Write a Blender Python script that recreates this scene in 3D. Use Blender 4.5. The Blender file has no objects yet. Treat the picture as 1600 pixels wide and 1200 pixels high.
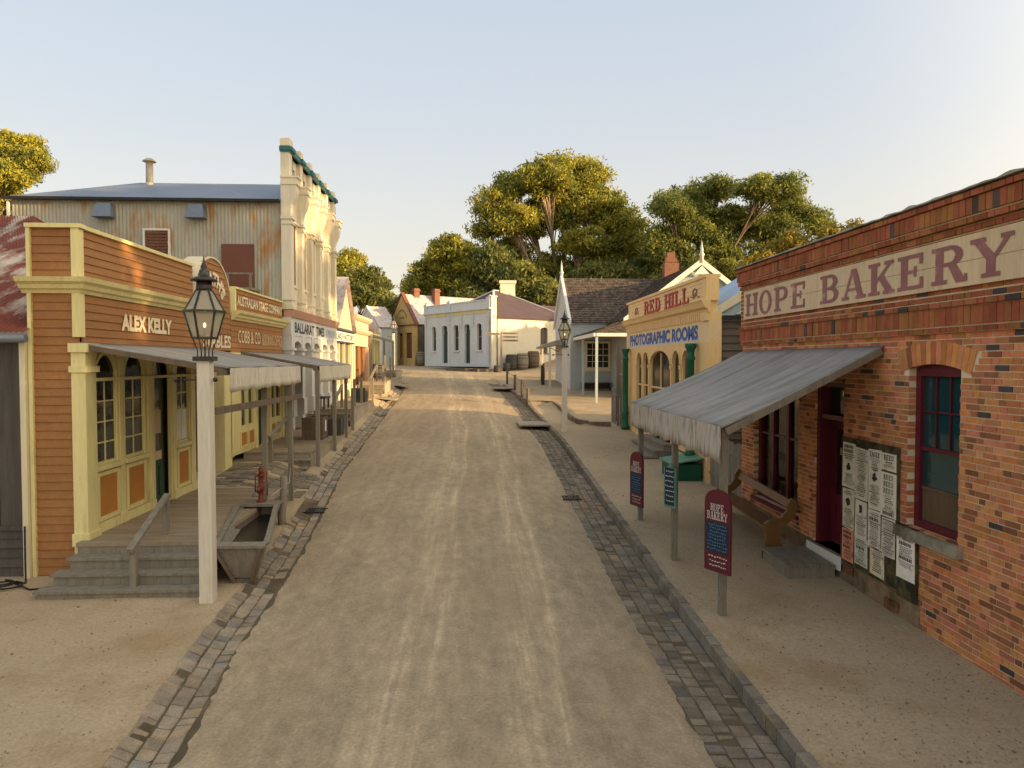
import bpy, math, random
import numpy as np
from mathutils import Vector, Matrix, noise as mnoise

# ------------------------------------------------------------------ camera, sky, sun, exposure
sc = bpy.context.scene
COL = sc.collection
R = math.radians
F_PX = 1110.0
cam_d = bpy.data.cameras.new('camera'); cam = bpy.data.objects.new('camera', cam_d); COL.objects.link(cam)
cam_d.sensor_width = 36.0; cam_d.lens = 36.0 * F_PX / 1600.0
cam_d.clip_start = 0.1; cam_d.clip_end = 3000
PSI = math.atan(60 / F_PX); PHI = math.atan(36 / F_PX)
cam.location = (0, 0, 3.6); cam.rotation_euler = (math.pi / 2 - PHI, 0, -PSI)
sc.camera = cam
SUN_EL, SUN_AZ = 10.0, 112.0          # azimuth clockwise from +Y (the street)
w = bpy.data.worlds.new('World'); sc.world = w; w.use_nodes = True
nt = w.node_tree; bg = nt.nodes['Background']
sky = nt.nodes.new('ShaderNodeTexSky'); sky.sky_type = 'NISHITA'; sky.sun_disc = False
sky.sun_elevation = R(SUN_EL); sky.sun_rotation = R(SUN_AZ)
sky.air_density = 1.0; sky.dust_density = 3.2; sky.ozone_density = 1.0; sky.altitude = 0
EXPO = 1.45
def wn(t): return nt.nodes.new(t)
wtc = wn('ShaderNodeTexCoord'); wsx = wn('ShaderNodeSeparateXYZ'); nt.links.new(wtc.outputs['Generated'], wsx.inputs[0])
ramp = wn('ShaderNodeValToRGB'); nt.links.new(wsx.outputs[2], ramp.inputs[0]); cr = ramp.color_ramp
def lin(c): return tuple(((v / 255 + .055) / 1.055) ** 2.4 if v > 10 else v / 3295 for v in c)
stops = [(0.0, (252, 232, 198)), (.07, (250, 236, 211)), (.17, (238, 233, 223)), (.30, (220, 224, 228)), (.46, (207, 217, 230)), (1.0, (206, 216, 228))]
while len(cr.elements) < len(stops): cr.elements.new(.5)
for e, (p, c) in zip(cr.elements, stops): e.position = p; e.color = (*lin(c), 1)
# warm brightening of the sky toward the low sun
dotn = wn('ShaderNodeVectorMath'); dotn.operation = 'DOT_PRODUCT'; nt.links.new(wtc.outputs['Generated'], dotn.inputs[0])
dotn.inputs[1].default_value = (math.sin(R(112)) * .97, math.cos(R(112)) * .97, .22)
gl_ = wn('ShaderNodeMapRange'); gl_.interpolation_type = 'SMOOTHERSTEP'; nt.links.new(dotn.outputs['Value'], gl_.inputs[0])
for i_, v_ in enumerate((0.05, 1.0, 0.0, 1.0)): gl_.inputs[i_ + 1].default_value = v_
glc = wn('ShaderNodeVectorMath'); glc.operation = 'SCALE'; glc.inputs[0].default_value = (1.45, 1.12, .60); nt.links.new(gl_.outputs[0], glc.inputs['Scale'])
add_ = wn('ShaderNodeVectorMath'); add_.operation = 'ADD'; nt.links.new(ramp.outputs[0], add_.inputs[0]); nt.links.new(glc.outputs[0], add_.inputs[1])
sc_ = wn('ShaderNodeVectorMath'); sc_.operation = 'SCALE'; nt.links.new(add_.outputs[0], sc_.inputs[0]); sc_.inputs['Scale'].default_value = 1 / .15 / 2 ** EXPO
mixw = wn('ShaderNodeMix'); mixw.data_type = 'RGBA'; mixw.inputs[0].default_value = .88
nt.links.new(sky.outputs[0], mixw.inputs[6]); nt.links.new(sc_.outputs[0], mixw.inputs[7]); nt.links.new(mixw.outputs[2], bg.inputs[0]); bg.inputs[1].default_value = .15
sl = bpy.data.lights.new('sun', 'SUN'); sun = bpy.data.objects.new('sun', sl); COL.objects.link(sun)
sl.energy = 3.6; sl.angle = R(0.6); sl.color = (1.0, 0.68, 0.33)
sd = Vector((math.sin(R(SUN_AZ)) * math.cos(R(SUN_EL)), math.cos(R(SUN_AZ)) * math.cos(R(SUN_EL)), math.sin(R(SUN_EL))))
sun.rotation_euler = sd.to_track_quat('Z', 'Y').to_euler(); sun.location = (40, -10, 30)
sc.view_settings.view_transform = 'Standard'; sc.view_settings.look = 'None'
sc.view_settings.exposure = EXPO; sc.view_settings.gamma = 1.0; sc.view_settings.use_curve_mapping = False
sc.cycles.max_bounces = 6; sc.cycles.transparent_max_bounces = 12
random.seed(7); rnd = random.random
def ru(a, b): return a + (b - a) * rnd()

# ------------------------------------------------------------------ helpers
class Fr:                                # a frame: u along, d outward, v up
    def __init__(s, o=(0, 0, 0), u=(1, 0, 0), n=(0, 1, 0)):
        s.o = Vector(o); s.u = Vector(u).normalized(); s.n = Vector(n).normalized(); s.z = Vector((0, 0, 1))
    def p(s, u, d, v): return s.o + s.u * u + s.n * d + s.z * v
W = Fr()
def left_frame(x): return Fr((x, 0, 0), (0, 1, 0), (1, 0, 0))
def right_frame(x): return Fr((x, 0, 0), (0, -1, 0), (-1, 0, 0))    # u = -Y

class MB:
    def __init__(s, fr=W): s.v = []; s.f = []; s.c = []; s.fr = fr; s.col = (1, 1, 1); s.smooth = []; s.sm = False
    def P(s, a): s.v.append(tuple(s.fr.p(*a))); return len(s.v) - 1
    def face(s, idx): s.f.append(tuple(idx)); s.c.append(s.col); s.smooth.append(s.sm)
    def poly(s, pts): s.face([s.P(p) for p in pts])
    def hexa(s, q):                      # 8 points: bottom 4 then top 4
        i = [s.P(p) for p in q]
        for a in ((3, 2, 1, 0), (4, 5, 6, 7), (0, 1, 5, 4), (1, 2, 6, 5), (2, 3, 7, 6), (3, 0, 4, 7)): s.face([i[k] for k in a])
    def box(s, u0, u1, d0, d1, v0, v1):
        s.hexa([(u0, d0, v0), (u1, d0, v0), (u1, d1, v0), (u0, d1, v0), (u0, d0, v1), (u1, d0, v1), (u1, d1, v1), (u0, d1, v1)])
    def prism(s, pts, d0, d1):           # polygon (u,v) extruded along d
        a = [s.P((u, d0, v)) for u, v in pts]; b = [s.P((u, d1, v)) for u, v in pts]; n = len(pts)
        s.face(a[::-1]); s.face(b)
        for k in range(n): s.face([a[k], a[(k + 1) % n], b[(k + 1) % n], b[k]])
    def run(s, prof, u0, u1):            # profile (d,v) swept along u
        a = [s.P((u0, d, v)) for d, v in prof]; b = [s.P((u1, d, v)) for d, v in prof]; n = len(prof)
        s.face(a[::-1]); s.face(b)
        for k in range(n): s.face([a[k], a[(k + 1) % n], b[(k + 1) % n], b[k]])
    def runm(s, prof, u0, u1, m0=0, m1=0):   # run with mitred ends
        a = [s.P((u0 + m0 * d, d, v)) for d, v in prof]; b = [s.P((u1 + m1 * d, d, v)) for d, v in prof]; n = len(prof)
        s.face(a[::-1]); s.face(b)
        for k in range(n): s.face([a[k], a[(k + 1) % n], b[(k + 1) % n], b[k]])
    def vprism(s, pts, v0, v1):          # polygon (u,d) extruded up
        a = [s.P((u, d, v0)) for u, d in pts]; b = [s.P((u, d, v1)) for u, d in pts]; n = len(pts)
        s.face(a[::-1]); s.face(b)
        for k in range(n): s.face([a[k], a[(k + 1) % n], b[(k + 1) % n], b[k]])
    def beam(s, p, q, w_, h_=None):      # square bar between two points
        h_ = h_ or w_; a = Vector(p); b = Vector(q); t = (b - a).normalized()
        up = Vector((0, 0, 1)) if abs(t.z) < .95 else Vector((0, 1, 0))
        x = t.cross(up).normalized() * w_ / 2; y = x.cross(t).normalized() * h_ / 2
        s.hexa([a - x - y, a + x - y, a + x + y, a - x + y, b - x - y, b + x - y, b + x + y, b - x + y])
    def tube(s, pts, rad, n=8, cap=True):
        pts = [Vector(p) for p in pts]; rings = []; sm, s.sm = s.sm, True
        if not isinstance(rad, (list, tuple)): rad = [rad] * len(pts)
        prev = None
        for i, p in enumerate(pts):
            t = (pts[min(i + 1, len(pts) - 1)] - pts[max(i - 1, 0)]).normalized()
            if prev is None: x = t.cross(Vector((0, 0, 1)) if abs(t.z) < .9 else Vector((1, 0, 0))).normalized()
            else: x = (prev - t * prev.dot(t)).normalized()
            prev = x; y = t.cross(x)
            rings.append([s.P(p + (x * math.cos(6.28318 * k / n) + y * math.sin(6.28318 * k / n)) * rad[i]) for k in range(n)])
        for a, b in zip(rings, rings[1:]):
            for k in range(n): s.face([a[k], a[(k + 1) % n], b[(k + 1) % n], b[k]])
        s.sm = False
        if cap: s.face(rings[0][::-1]); s.face(rings[-1])
        s.sm = sm
    def lathe(s, prof, c, n=16, rot=0, smooth=True, ell=1):      # prof (r, v)
        sm, s.sm = s.sm, smooth; rings = []
        for r, v in prof:
            rings.append([s.P((c[0] + r * math.cos(rot + 6.28318 * k / n), c[1] + ell * r * math.sin(rot + 6.28318 * k / n), c[2] + v)) for k in range(n)])
        for a, b in zip(rings, rings[1:]):
            for k in range(n): s.face([a[k], a[(k + 1) % n], b[(k + 1) % n], b[k]])
        s.face(rings[0][::-1]); s.face(rings[-1]); s.sm = sm
    def boards(s, u0, u1, v0, v1, d, pitch=.15, t=.02, lim=None, holes=(), jit=.0):
        n = max(1, round((v1 - v0) / pitch)); h = (v1 - v0) / n
        for k in range(n):
            a, b = v0 + k * h, v0 + (k + 1) * h; ua, ub = u0, u1
            if lim:
                ua, ub = lim((a + b) / 2)
                if ub - ua < .03: continue
            segs = [(ua, ub)]
            for (h0, h1, w0, w1) in holes:
                if b > w0 + .01 and a < w1 - .01:
                    ns = []
                    for p, q in segs:
                        if h0 > p: ns.append((p, min(q, h0)))
                        if h1 < q: ns.append((max(p, h1), q))
                    segs = [x for x in ns if x[1] - x[0] > .01]
            g_ = 1 - jit + 2 * jit * rnd(); s.col = (g_, g_, g_); ns = []
            for p, q in segs:                # butt joints where two boards meet
                while q - p > 3.2: c_ = p + ru(1.2, 2.8); ns.append((p, c_ - .003)); p = c_
                ns.append((p, q))
            segs = ns
            for p, q in segs:
                if jit: g_ = 1 - jit + 2 * jit * rnd(); s.col = (g_, g_, g_)
                s.run([(d - .01, a), (d + t, a + .002), (d + .003, b), (d - .01, b)], p, q)
        s.col = (1, 1, 1)
    def wall(s, u0, u1, v0, v1, d0, d1, holes=()):
        us = sorted({u0, u1, *[x for h in holes for x in h[:2] if u0 < x < u1]})
        for a, b in zip(us, us[1:]):
            m = (a + b) / 2; cuts = sorted([(h[2], h[3]) for h in holes if h[0] < m < h[1]]); z = v0
            for p, q in cuts:
                if p > z: s.box(a, b, d0, d1, z, min(p, v1))
                z = max(z, q)
            if z < v1: s.box(a, b, d0, d1, z, v1)
    def corr(s, a, b, c, d, pitch=.09, amp=.012, rows=1):   # corrugated sheet, corners a-b eave, d-c ridge, ribs a->d
        a, b, c, d = map(Vector, (a, b, c, d)); nrm = (b - a).cross(d - a).normalized()
        n = max(4, int((b - a).length / pitch)) * 4; sm, s.sm = s.sm, True; prev = None
        for k in range(n + 1):
            t = k / n; o = nrm * amp * math.sin(k * math.pi / 2)
            lo, hi = a.lerp(b, t), d.lerp(c, t)
            col = [s.P(lo.lerp(hi, r / rows) + o) for r in range(rows + 1)]
            if prev:
                for r in range(rows): s.face([prev[r], col[r], col[r + 1], prev[r + 1]])
            prev = col
        s.sm = sm
    def arch_fill(s, u0, u1, vs, vt, d0, d1, rise, n=10):   # wall between an arch (spring vs) and flat vt
        c = (u0 + u1) / 2; r = (u1 - u0) / 2
        pts = [(c + r * math.cos(math.pi * k / n), vs + rise * math.sin(math.pi * k / n)) for k in range(n + 1)]
        for p, q in zip(pts, pts[1:]): s.prism([(q[0], q[1]), (p[0], p[1]), (p[0], vt), (q[0], vt)], d0, d1)
    def arch_ring(s, u0, u1, vs, rise, t, d0, d1, n=12, legs=0):
        c = (u0 + u1) / 2; r = (u1 - u0) / 2; pts = []
        for k in range(n + 1):
            a = math.pi * k / n; pts.append(((c + r * math.cos(a), vs + rise * math.sin(a)), (c + (r + t) * math.cos(a), vs + (rise + t) * math.sin(a))))
        for (a, b), (c2, d2) in zip(pts, pts[1:]): s.prism([a, b, d2, c2], d0, d1)
        if legs: s.box(u0 - t, u0, d0, d1, vs - legs, vs); s.box(u1, u1 + t, d0, d1, vs - legs, vs)
    def disc(s, u0, u1, vs, rise, d, n=12):                 # half-round pane
        c = (u0 + u1) / 2; r = (u1 - u0) / 2
        s.poly([(c + r * math.cos(math.pi * k / n), d, vs + rise * math.sin(math.pi * k / n)) for k in range(n + 1)])
    def build(s, name, mat, parent=None, label=None):
        me = bpy.data.meshes.new(name)
        o0 = parent_origin(parent)
        vs = np.array(s.v, dtype=np.float64).reshape(-1, 3) - np.array(o0)
        me.from_pydata(vs.tolist(), [], s.f); me.update()
        me.polygons.foreach_set('use_smooth', s.smooth)
        at = me.attributes.new('tint', 'FLOAT_COLOR', 'FACE')
        at.data.foreach_set('color', np.array([(*c, 1) for c in s.c], dtype=np.float32).ravel())
        me.materials.append(mat); o = bpy.data.objects.new(name, me); COL.objects.link(o)
        if parent: o.parent = parent
        if label: o['label'] = label
        return o
def parent_origin(p):
    v = Vector((0, 0, 0))
    while p is not None: v += p.location; p = p.parent
    return v
def tag(o, label, cat, group=None):
    o['label'] = label; o['category'] = cat
    if group: o['group'] = group
    return o
def thing(name, label, cat, loc, group=None):
    o = bpy.data.objects.new(name, None); COL.objects.link(o); o.location = loc; o.empty_display_size = .2
    return tag(o, label, cat, group)
def struct(o): o['kind'] = 'structure'; return o
def dup(root, loc, rotz=0, label=None, group=None, scale=1):
    def cp(o, par):
        c = o.copy(); COL.objects.link(c); c.parent = par
        for ch in list(o.children): cp(ch, c)
        return c
    r = cp(root, None); r.location = loc; r.rotation_euler = (0, 0, rotz); r.scale = (scale,) * 3
    if label: r['label'] = label
    if group: r['group'] = group
    return r

# ------------------------------------------------------------------ materials
def mat(name, col, rough=.75, var=.18, scale=2.0, stretch=(1, 1, 1), bump=.15, bscale=30, tint=True, metal=0.0, spec=.3,
        stain=None, stain_amt=.45, stain_scale=1.2, stain_stretch=None, fine=.08, fscale=14):
    m = bpy.data.materials.new(name); m.use_nodes = True; N = m.node_tree.nodes; L = m.node_tree.links
    b = N['Principled BSDF']; b.inputs['Roughness'].default_value = rough; b.inputs['Metallic'].default_value = metal
    b.inputs['Specular IOR Level'].default_value = spec
    tc = N.new('ShaderNodeTexCoord')
    def mp(st):
        q = N.new('ShaderNodeMapping'); q.inputs['Scale'].default_value = st; L.new(tc.outputs['Object'], q.inputs[0]); return q.outputs[0]
    base = mp(stretch)
    def noi(sc_, vec, det=6, ro=.6):
        n = N.new('ShaderNodeTexNoise'); n.inputs['Scale'].default_value = sc_; n.inputs['Detail'].default_value = det
        n.inputs['Roughness'].default_value = ro; L.new(vec, n.inputs['Vector']); return n.outputs['Fac']
    n1 = noi(scale, base); mr = N.new('ShaderNodeMapRange'); L.new(n1, mr.inputs[0])
    mr.inputs[1].default_value = .3; mr.inputs[2].default_value = .7; mr.inputs[3].default_value = 1 - var; mr.inputs[4].default_value = 1 + var
    n2 = noi(scale * fscale, base, 4); m2 = N.new('ShaderNodeMapRange'); L.new(n2, m2.inputs[0])
    m2.inputs[1].default_value = .3; m2.inputs[2].default_value = .7; m2.inputs[3].default_value = 1 - fine; m2.inputs[4].default_value = 1 + fine
    mu = N.new('ShaderNodeMath'); mu.operation = 'MULTIPLY'; L.new(mr.outputs[0], mu.inputs[0]); L.new(m2.outputs[0], mu.inputs[1])
    rgb = N.new('ShaderNodeRGB'); rgb.outputs[0].default_value = (*col, 1); cur = rgb.outputs[0]
    if stain:
        sn = noi(stain_scale, mp(stain_stretch or stretch), 8, .65); sr = N.new('ShaderNodeMapRange'); L.new(sn, sr.inputs[0])
        c0 = .5 + (.5 - stain_amt) * .5
        sr.inputs[1].default_value = c0 - .05; sr.inputs[2].default_value = c0 + .08
        mx = N.new('ShaderNodeMix'); mx.data_type = 'RGBA'; L.new(sr.outputs[0], mx.inputs[0]); L.new(cur, mx.inputs[6]); mx.inputs[7].default_value = (*stain, 1)
        cur = mx.outputs[2]
    vm = N.new('ShaderNodeVectorMath'); vm.operation = 'SCALE'; L.new(cur, vm.inputs[0]); L.new(mu.outputs[0], vm.inputs['Scale']); cur = vm.outputs[0]
    if tint:
        at = N.new('ShaderNodeAttribute'); at.attribute_name = 'tint'
        v2 = N.new('ShaderNodeVectorMath'); v2.operation = 'MULTIPLY'; L.new(cur, v2.inputs[0])
        L.new(at.outputs['Color'], v2.inputs[1]); cur = v2.outputs[0]
    L.new(cur, b.inputs['Base Color'])
    if bump:
        bn = N.new('ShaderNodeBump'); bn.inputs['Strength'].default_value = bump; bn.inputs['Distance'].default_value = .02
        L.new(noi(bscale, base, 5), bn.inputs['Height']); L.new(bn.outputs[0], b.inputs['Normal'])
    return m
def glass(name, col=(.012, .016, .018), rough=.06, bump=.04):
    m = bpy.data.materials.new(name); m.use_nodes = True; N = m.node_tree.nodes; L = m.node_tree.links
    b = N['Principled BSDF']; b.inputs['Base Color'].default_value = (*col, 1); b.inputs['Roughness'].default_value = rough
    b.inputs['Specular IOR Level'].default_value = .6
    n = N.new('ShaderNodeTexNoise'); n.inputs['Scale'].default_value = 3; tc = N.new('ShaderNodeTexCoord'); L.new(tc.outputs['Object'], n.inputs['Vector'])
    bn = N.new('ShaderNodeBump'); bn.inputs['Strength'].default_value = bump; bn.inputs['Distance'].default_value = .1
    L.new(n.outputs['Fac'], bn.inputs['Height']); L.new(bn.outputs[0], b.inputs['Normal']); return m
def clear_glass(name, tintc=(.9, .93, .9)):
    m = bpy.data.materials.new(name); m.use_nodes = True; N = m.node_tree.nodes; L = m.node_tree.links
    N.remove(N['Principled BSDF']); out = N['Material Output']
    t = N.new('ShaderNodeBsdfTransparent'); t.inputs[0].default_value = (*tintc, 1); g = N.new('ShaderNodeBsdfGlossy'); g.inputs['Roughness'].default_value = .05
    f = N.new('ShaderNodeFresnel'); f.inputs[0].default_value = 1.5; mx = N.new('ShaderNodeMixShader')
    L.new(f.outputs[0], mx.inputs[0]); L.new(t.outputs[0], mx.inputs[1]); L.new(g.outputs[0], mx.inputs[2]); L.new(mx.outputs[0], out.inputs[0]); return m
def emit(name, col, s):
    m = bpy.data.materials.new(name); m.use_nodes = True; b = m.node_tree.nodes['Principled BSDF']
    b.inputs['Base Color'].default_value = (*col, 1); b.inputs['Emission Color'].default_value = (*col, 1); b.inputs['Emission Strength'].default_value = s; return m
VS = (1, 1, .12)      # streaks that run down
M = {}
M['dirt'] = mat('packed_dirt', (.40, .308, .195), .95, .13, .35, fscale=75, bump=.5, bscale=9, stain=(.325, .235, .13), stain_amt=.36, stain_scale=.4, fine=.16, spec=.1)
M['brick'] = mat('brick_faces', (1, 1, 1), .9, .14, 6, bump=.5, bscale=60, spec=.15, fine=.16)
M['mortar'] = mat('mortar', (.70, .57, .40), .95, .15, 4, spec=.1)
M['cement'] = mat('grey_cement', (.30, .27, .20), .95, .3, 3, bump=.8, bscale=20, stain=(.14, .13, .08), spec=.1)
M['rough_render'] = mat('base_render', (.27, .19, .12), .95, .35, 2, bump=.8, bscale=15, stain=(.13, .10, .05), spec=.1)
M['maroon'] = mat('maroon_paint', (.115, .012, .022), .45, .1, 3, spec=.4)
M['sign_cream'] = mat('cream_sign_paint', (.66, .50, .30), .7, .07, 1.2, VS, stain=(.56, .40, .23), stain_amt=.35, stain_scale=3)
M['plum'] = mat('faded_plum_paint', (.30, .13, .125), .8, .15, 4, stain=(.46, .27, .21), stain_amt=.22, stain_scale=4)
M['brown_sid'] = mat('brown_weatherboard', (.335, .155, .05), .6, .12, 1.2, (1, .3, 1), bump=.1, stain=(.29, .125, .042), stain_scale=1)
M['yellow_trim'] = mat('pale_yellow_paint', (.72, .63, .30), .5, .09, 1.5, VS, bump=.08, stain=(.56, .48, .23), stain_amt=.27, stain_scale=2.5, stain_stretch=(1.5, 1.5, .35))
M['cream_trim'] = mat('cream_paint', (.68, .60, .40), .55, .08, 1.5, VS, bump=.08)
M['orange_panel'] = mat('ochre_panel_paint', (.46, .19, .035), .5, .08, 2)
M['green_door'] = mat('dark_green_paint', (.02, .055, .04), .4, .1, 2)
M['letter_cream'] = mat('cream_lettering', (.78, .66, .44), .7, .08, 8, stain=(.6, .42, .24), stain_amt=.25, stain_scale=9)
M['deck'] = mat('weathered_deck', (.30, .235, .155), .85, .16, 1.4, (1, 6, 1), bump=.3, bscale=12, fine=.15)
M['deck_y'] = mat('weathered_deck_boards', (.33, .265, .185), .85, .16, 1.4, (.8, 5, 1), bump=.3, bscale=12, fine=.15)
M['grey_wood'] = mat('grey_timber', (.225, .198, .152), .85, .22, 2, (5, 5, .5), bump=.4, bscale=10, fine=.2)
M['dark_wood'] = mat('dark_timber', (.075, .068, .06), .85, .25, 2, (5, 5, .4), bump=.4, bscale=10)
M['brown_wood'] = mat('brown_timber', (.15, .11, .075), .85, .25, 2, (4, 4, .5), bump=.4, bscale=10)
M['pale_wood'] = mat('sun_bleached_timber', (.33, .28, .21), .85, .25, 2, (1, 1, 1), bump=.4, bscale=10)
M['white_post'] = mat('chipped_white_paint', (.66, .60, .49), .6, .08, 2, VS, stain=(.50, .42, .30), stain_amt=.25, stain_scale=3)
M['lamp_metal'] = mat('dark_bronze_metal', (.055, .045, .042), .4, .2, 6, metal=.5, stain=(.07, .12, .10), stain_amt=.35, stain_scale=5)
M['lamp_glass'] = clear_glass('lamp_glass', (.86, .84, .74))
_n = M['lamp_glass'].node_tree; _t = _n.nodes.new('ShaderNodeBsdfTranslucent'); _t.inputs[0].default_value = (.78, .74, .6, 1); _d = _n.nodes.new('ShaderNodeBsdfDiffuse'); _d.inputs[0].default_value = (.62, .6, .5, 1)
_a = _n.nodes.new('ShaderNodeMixShader'); _n.links.new(_t.outputs[0], _a.inputs[1]); _n.links.new(_d.outputs[0], _a.inputs[2]); _b = _n.nodes.new('ShaderNodeMixShader'); _b.inputs[0].default_value = .55
_o = _n.nodes['Material Output']; _n.links.new(_o.inputs[0].links[0].from_socket, _b.inputs[1]); _n.links.new(_a.outputs[0], _b.inputs[2]); _n.links.new(_b.outputs[0], _o.inputs[0])
M['glow'] = emit('gas_mantle_glow', (1.0, .62, .30), 4.0)
M['glass'] = glass('dark_window_glass')
M['glass_teal'] = glass('teal_window_glass', (.01, .05, .055))
M['shop_glass'] = clear_glass('shop_glass')
M['canvas'] = mat('grey_weathered_canvas', (.30, .28, .255), .9, .14, 1.2, (.4, 3, 1), bump=.2, bscale=8, stain=(.21, .2, .175), stain_scale=1.1, stain_stretch=(.22, 2.2, 1), fine=.16)
M['valance'] = mat('stained_canvas_valance', (.50, .445, .36), .9, .1, 2, (4, 4, .5), stain=(.20, .17, .13), stain_amt=.38, stain_scale=3, stain_stretch=(5, 5, .6))
M['valance_pale'] = mat('pale_canvas_valance', (.62, .57, .46), .9, .08, 2, (4, 4, .5), stain=(.42, .36, .26), stain_amt=.3, stain_scale=3, stain_stretch=(5, 5, .6))
M['rust_iron'] = mat('rusted_corrugated_iron', (.17, .045, .026), .8, .3, 1.5, (1, 1, 1), stain=(.44, .38, .31), stain_amt=.42, stain_scale=.8, stain_stretch=(2.2, .8, .8), bump=.1)
M['hall_iron'] = mat('galvanised_wall_iron', (.40, .385, .32), .65, .12, .6, (1, 1, .25), bump=.05, stain=(.38, .19, .06), stain_amt=.36, stain_scale=.9, stain_stretch=(2.2, 1, .55), metal=.15)
M['blue_iron'] = mat('blue_grey_roof_iron', (.165, .20, .26), .5, .1, .8, bump=.03, metal=.2)
M['pale_iron'] = mat('pale_roof_iron', (.50, .46, .46), .6, .15, 1, (4, 4, 1), stain=(.42, .27, .20), stain_amt=.4, stain_scale=1.5)
M['lblue_iron'] = mat('light_blue_roof_iron', (.36, .46, .60), .5, .1, 1, bump=.03, metal=.1)
M['rust_paint'] = mat('oxide_red_paint', (.165, .065, .042), .7, .1, 2)
M['white'] = mat('white_paint', (.72, .70, .64), .6, .07, 2, VS, bump=.05)
M['stucco'] = mat('cream_stucco', (.66, .60, .47), .75, .07, 1.2, VS, bump=.1, stain=(.57, .48, .33), stain_amt=.3, stain_scale=1.4)
M['teal'] = mat('teal_paint', (.03, .14, .16), .5, .1, 3)
M['pink'] = mat('dusty_pink_paint', (.50, .29, .21), .7, .1, 2)
M['greysign'] = mat('pale_grey_paint', (.58, .58, .56), .7, .06, 2)
M['ink'] = mat('dark_lettering', (.05, .055, .07), .7, .15, 8)
M['blueink'] = mat('blue_lettering', (.07, .14, .36), .7, .15, 8)
M['fadeblue'] = mat('faded_blue_lettering', (.32, .42, .50), .7, .15, 8)
M['redink'] = mat('red_lettering', (.50, .05, .045), .6, .12, 8)
M['redshade'] = mat('dark_red_lettering', (.20, .02, .03), .6, .12, 8)
M['photo_y'] = mat('apricot_paint', (.80, .55, .25), .55, .07, 1.5, VS, bump=.06)
M['photo_sign'] = mat('pale_apricot_paint', (.80, .58, .32), .55, .06, 1.5, bump=.05)
M['green'] = mat('bottle_green_paint', (.012, .11, .06), .4, .12, 3)
M['green_bin'] = mat('green_chest_paint', (.01, .085, .045), .45, .12, 3)
M['lightgreen'] = mat('faded_green_paint', (.12, .26, .18), .5, .12, 3)
M['coolblue'] = mat('pale_blue_weatherboard', (.40, .46, .46), .65, .07, 1, bump=.05)
M['cottage_white'] = mat('off_white_weatherboard', (.62, .60, .56), .65, .07, 1, bump=.05)
M['shingle'] = mat('brown_roof_shingles', (.105, .082, .066), .9, .3, 2.5, bump=.3, fine=.3)
M['slate'] = mat('maroon_roof', (.095, .066, .072), .8, .14, 1.5, stain=(.2, .16, .15), stain_amt=.12, stain_scale=2.5)
M['greywall'] = mat('blue_grey_render', (.62, .63, .62), .75, .07, 1.5, VS)
M['creamwall'] = mat('cream_render', (.68, .63, .50), .8, .06, .8, bump=.1)
M['shopyellow'] = mat('mustard_paint', (.52, .36, .14), .65, .08, 2)
M['darkboards'] = mat('dark_weatherboard', (.13, .105, .075), .85, .25, 2, bump=.3)
M['stone'] = mat('bluestone_pitchers', (1, 1, 1), .95, .22, 5, bump=.8, bscale=25, stain=(1.35, 1.12, .82), stain_amt=.3, stain_scale=.9, fine=.25, spec=.08)
M['joint'] = mat('gutter_joint_soil', (.12, .095, .06), .95, .3, 3, bump=.4, stain=(.2, .155, .095), stain_amt=.35, stain_scale=.8, spec=.05)
M['board_green'] = mat('mossy_poster_board', (.10, .085, .03), .9, .4, 4, bump=.3, stain=(.035, .03, .018), stain_amt=.5, stain_scale=3)
M['paper'] = mat('aged_paper', (.80, .75, .64), .9, .1, 5, tint=True, stain=(.40, .34, .25), stain_amt=.3, stain_scale=4)
M['print'] = mat('printed_ink', (.045, .04, .035), .9, .2, 20)
M['bench_wood'] = mat('varnished_bench_wood', (.20, .098, .03), .5, .15, 3, (4, 1, 1), spec=.4)
M['red_iron'] = mat('red_cast_iron', (.22, .035, .022), .5, .25, 5, stain=(.10, .03, .02), stain_scale=7)
M['water'] = glass('dark_trough_water', (.012, .01, .008), .3, .02)
M['rope'] = mat('pale_rope', (.5, .45, .36), .9, .1, 20)
M['iron'] = mat('black_iron', (.03, .028, .026), .6, .2, 8, metal=.4)
M['door_brown'] = mat('orange_brown_door', (.22, .10, .04), .5, .15, 3, VS)
M['curtain'] = mat('dim_interior', (.10, .09, .075), .9, .3, 2, VS)
M['brickred'] = mat('chimney_brick', (.21, .10, .07), .9, .2, 9, bump=.3)
M['salmon'] = mat('salmon_render', (.60, .43, .31), .8, .1, 2)
M['blindbrown'] = mat('brown_blind', (.13, .085, .045), .8, .2, 3, VS)
M['gravel'] = mat('loose_gravel', (.30, .23, .15), .95, .3, 6, spec=.1)

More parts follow.
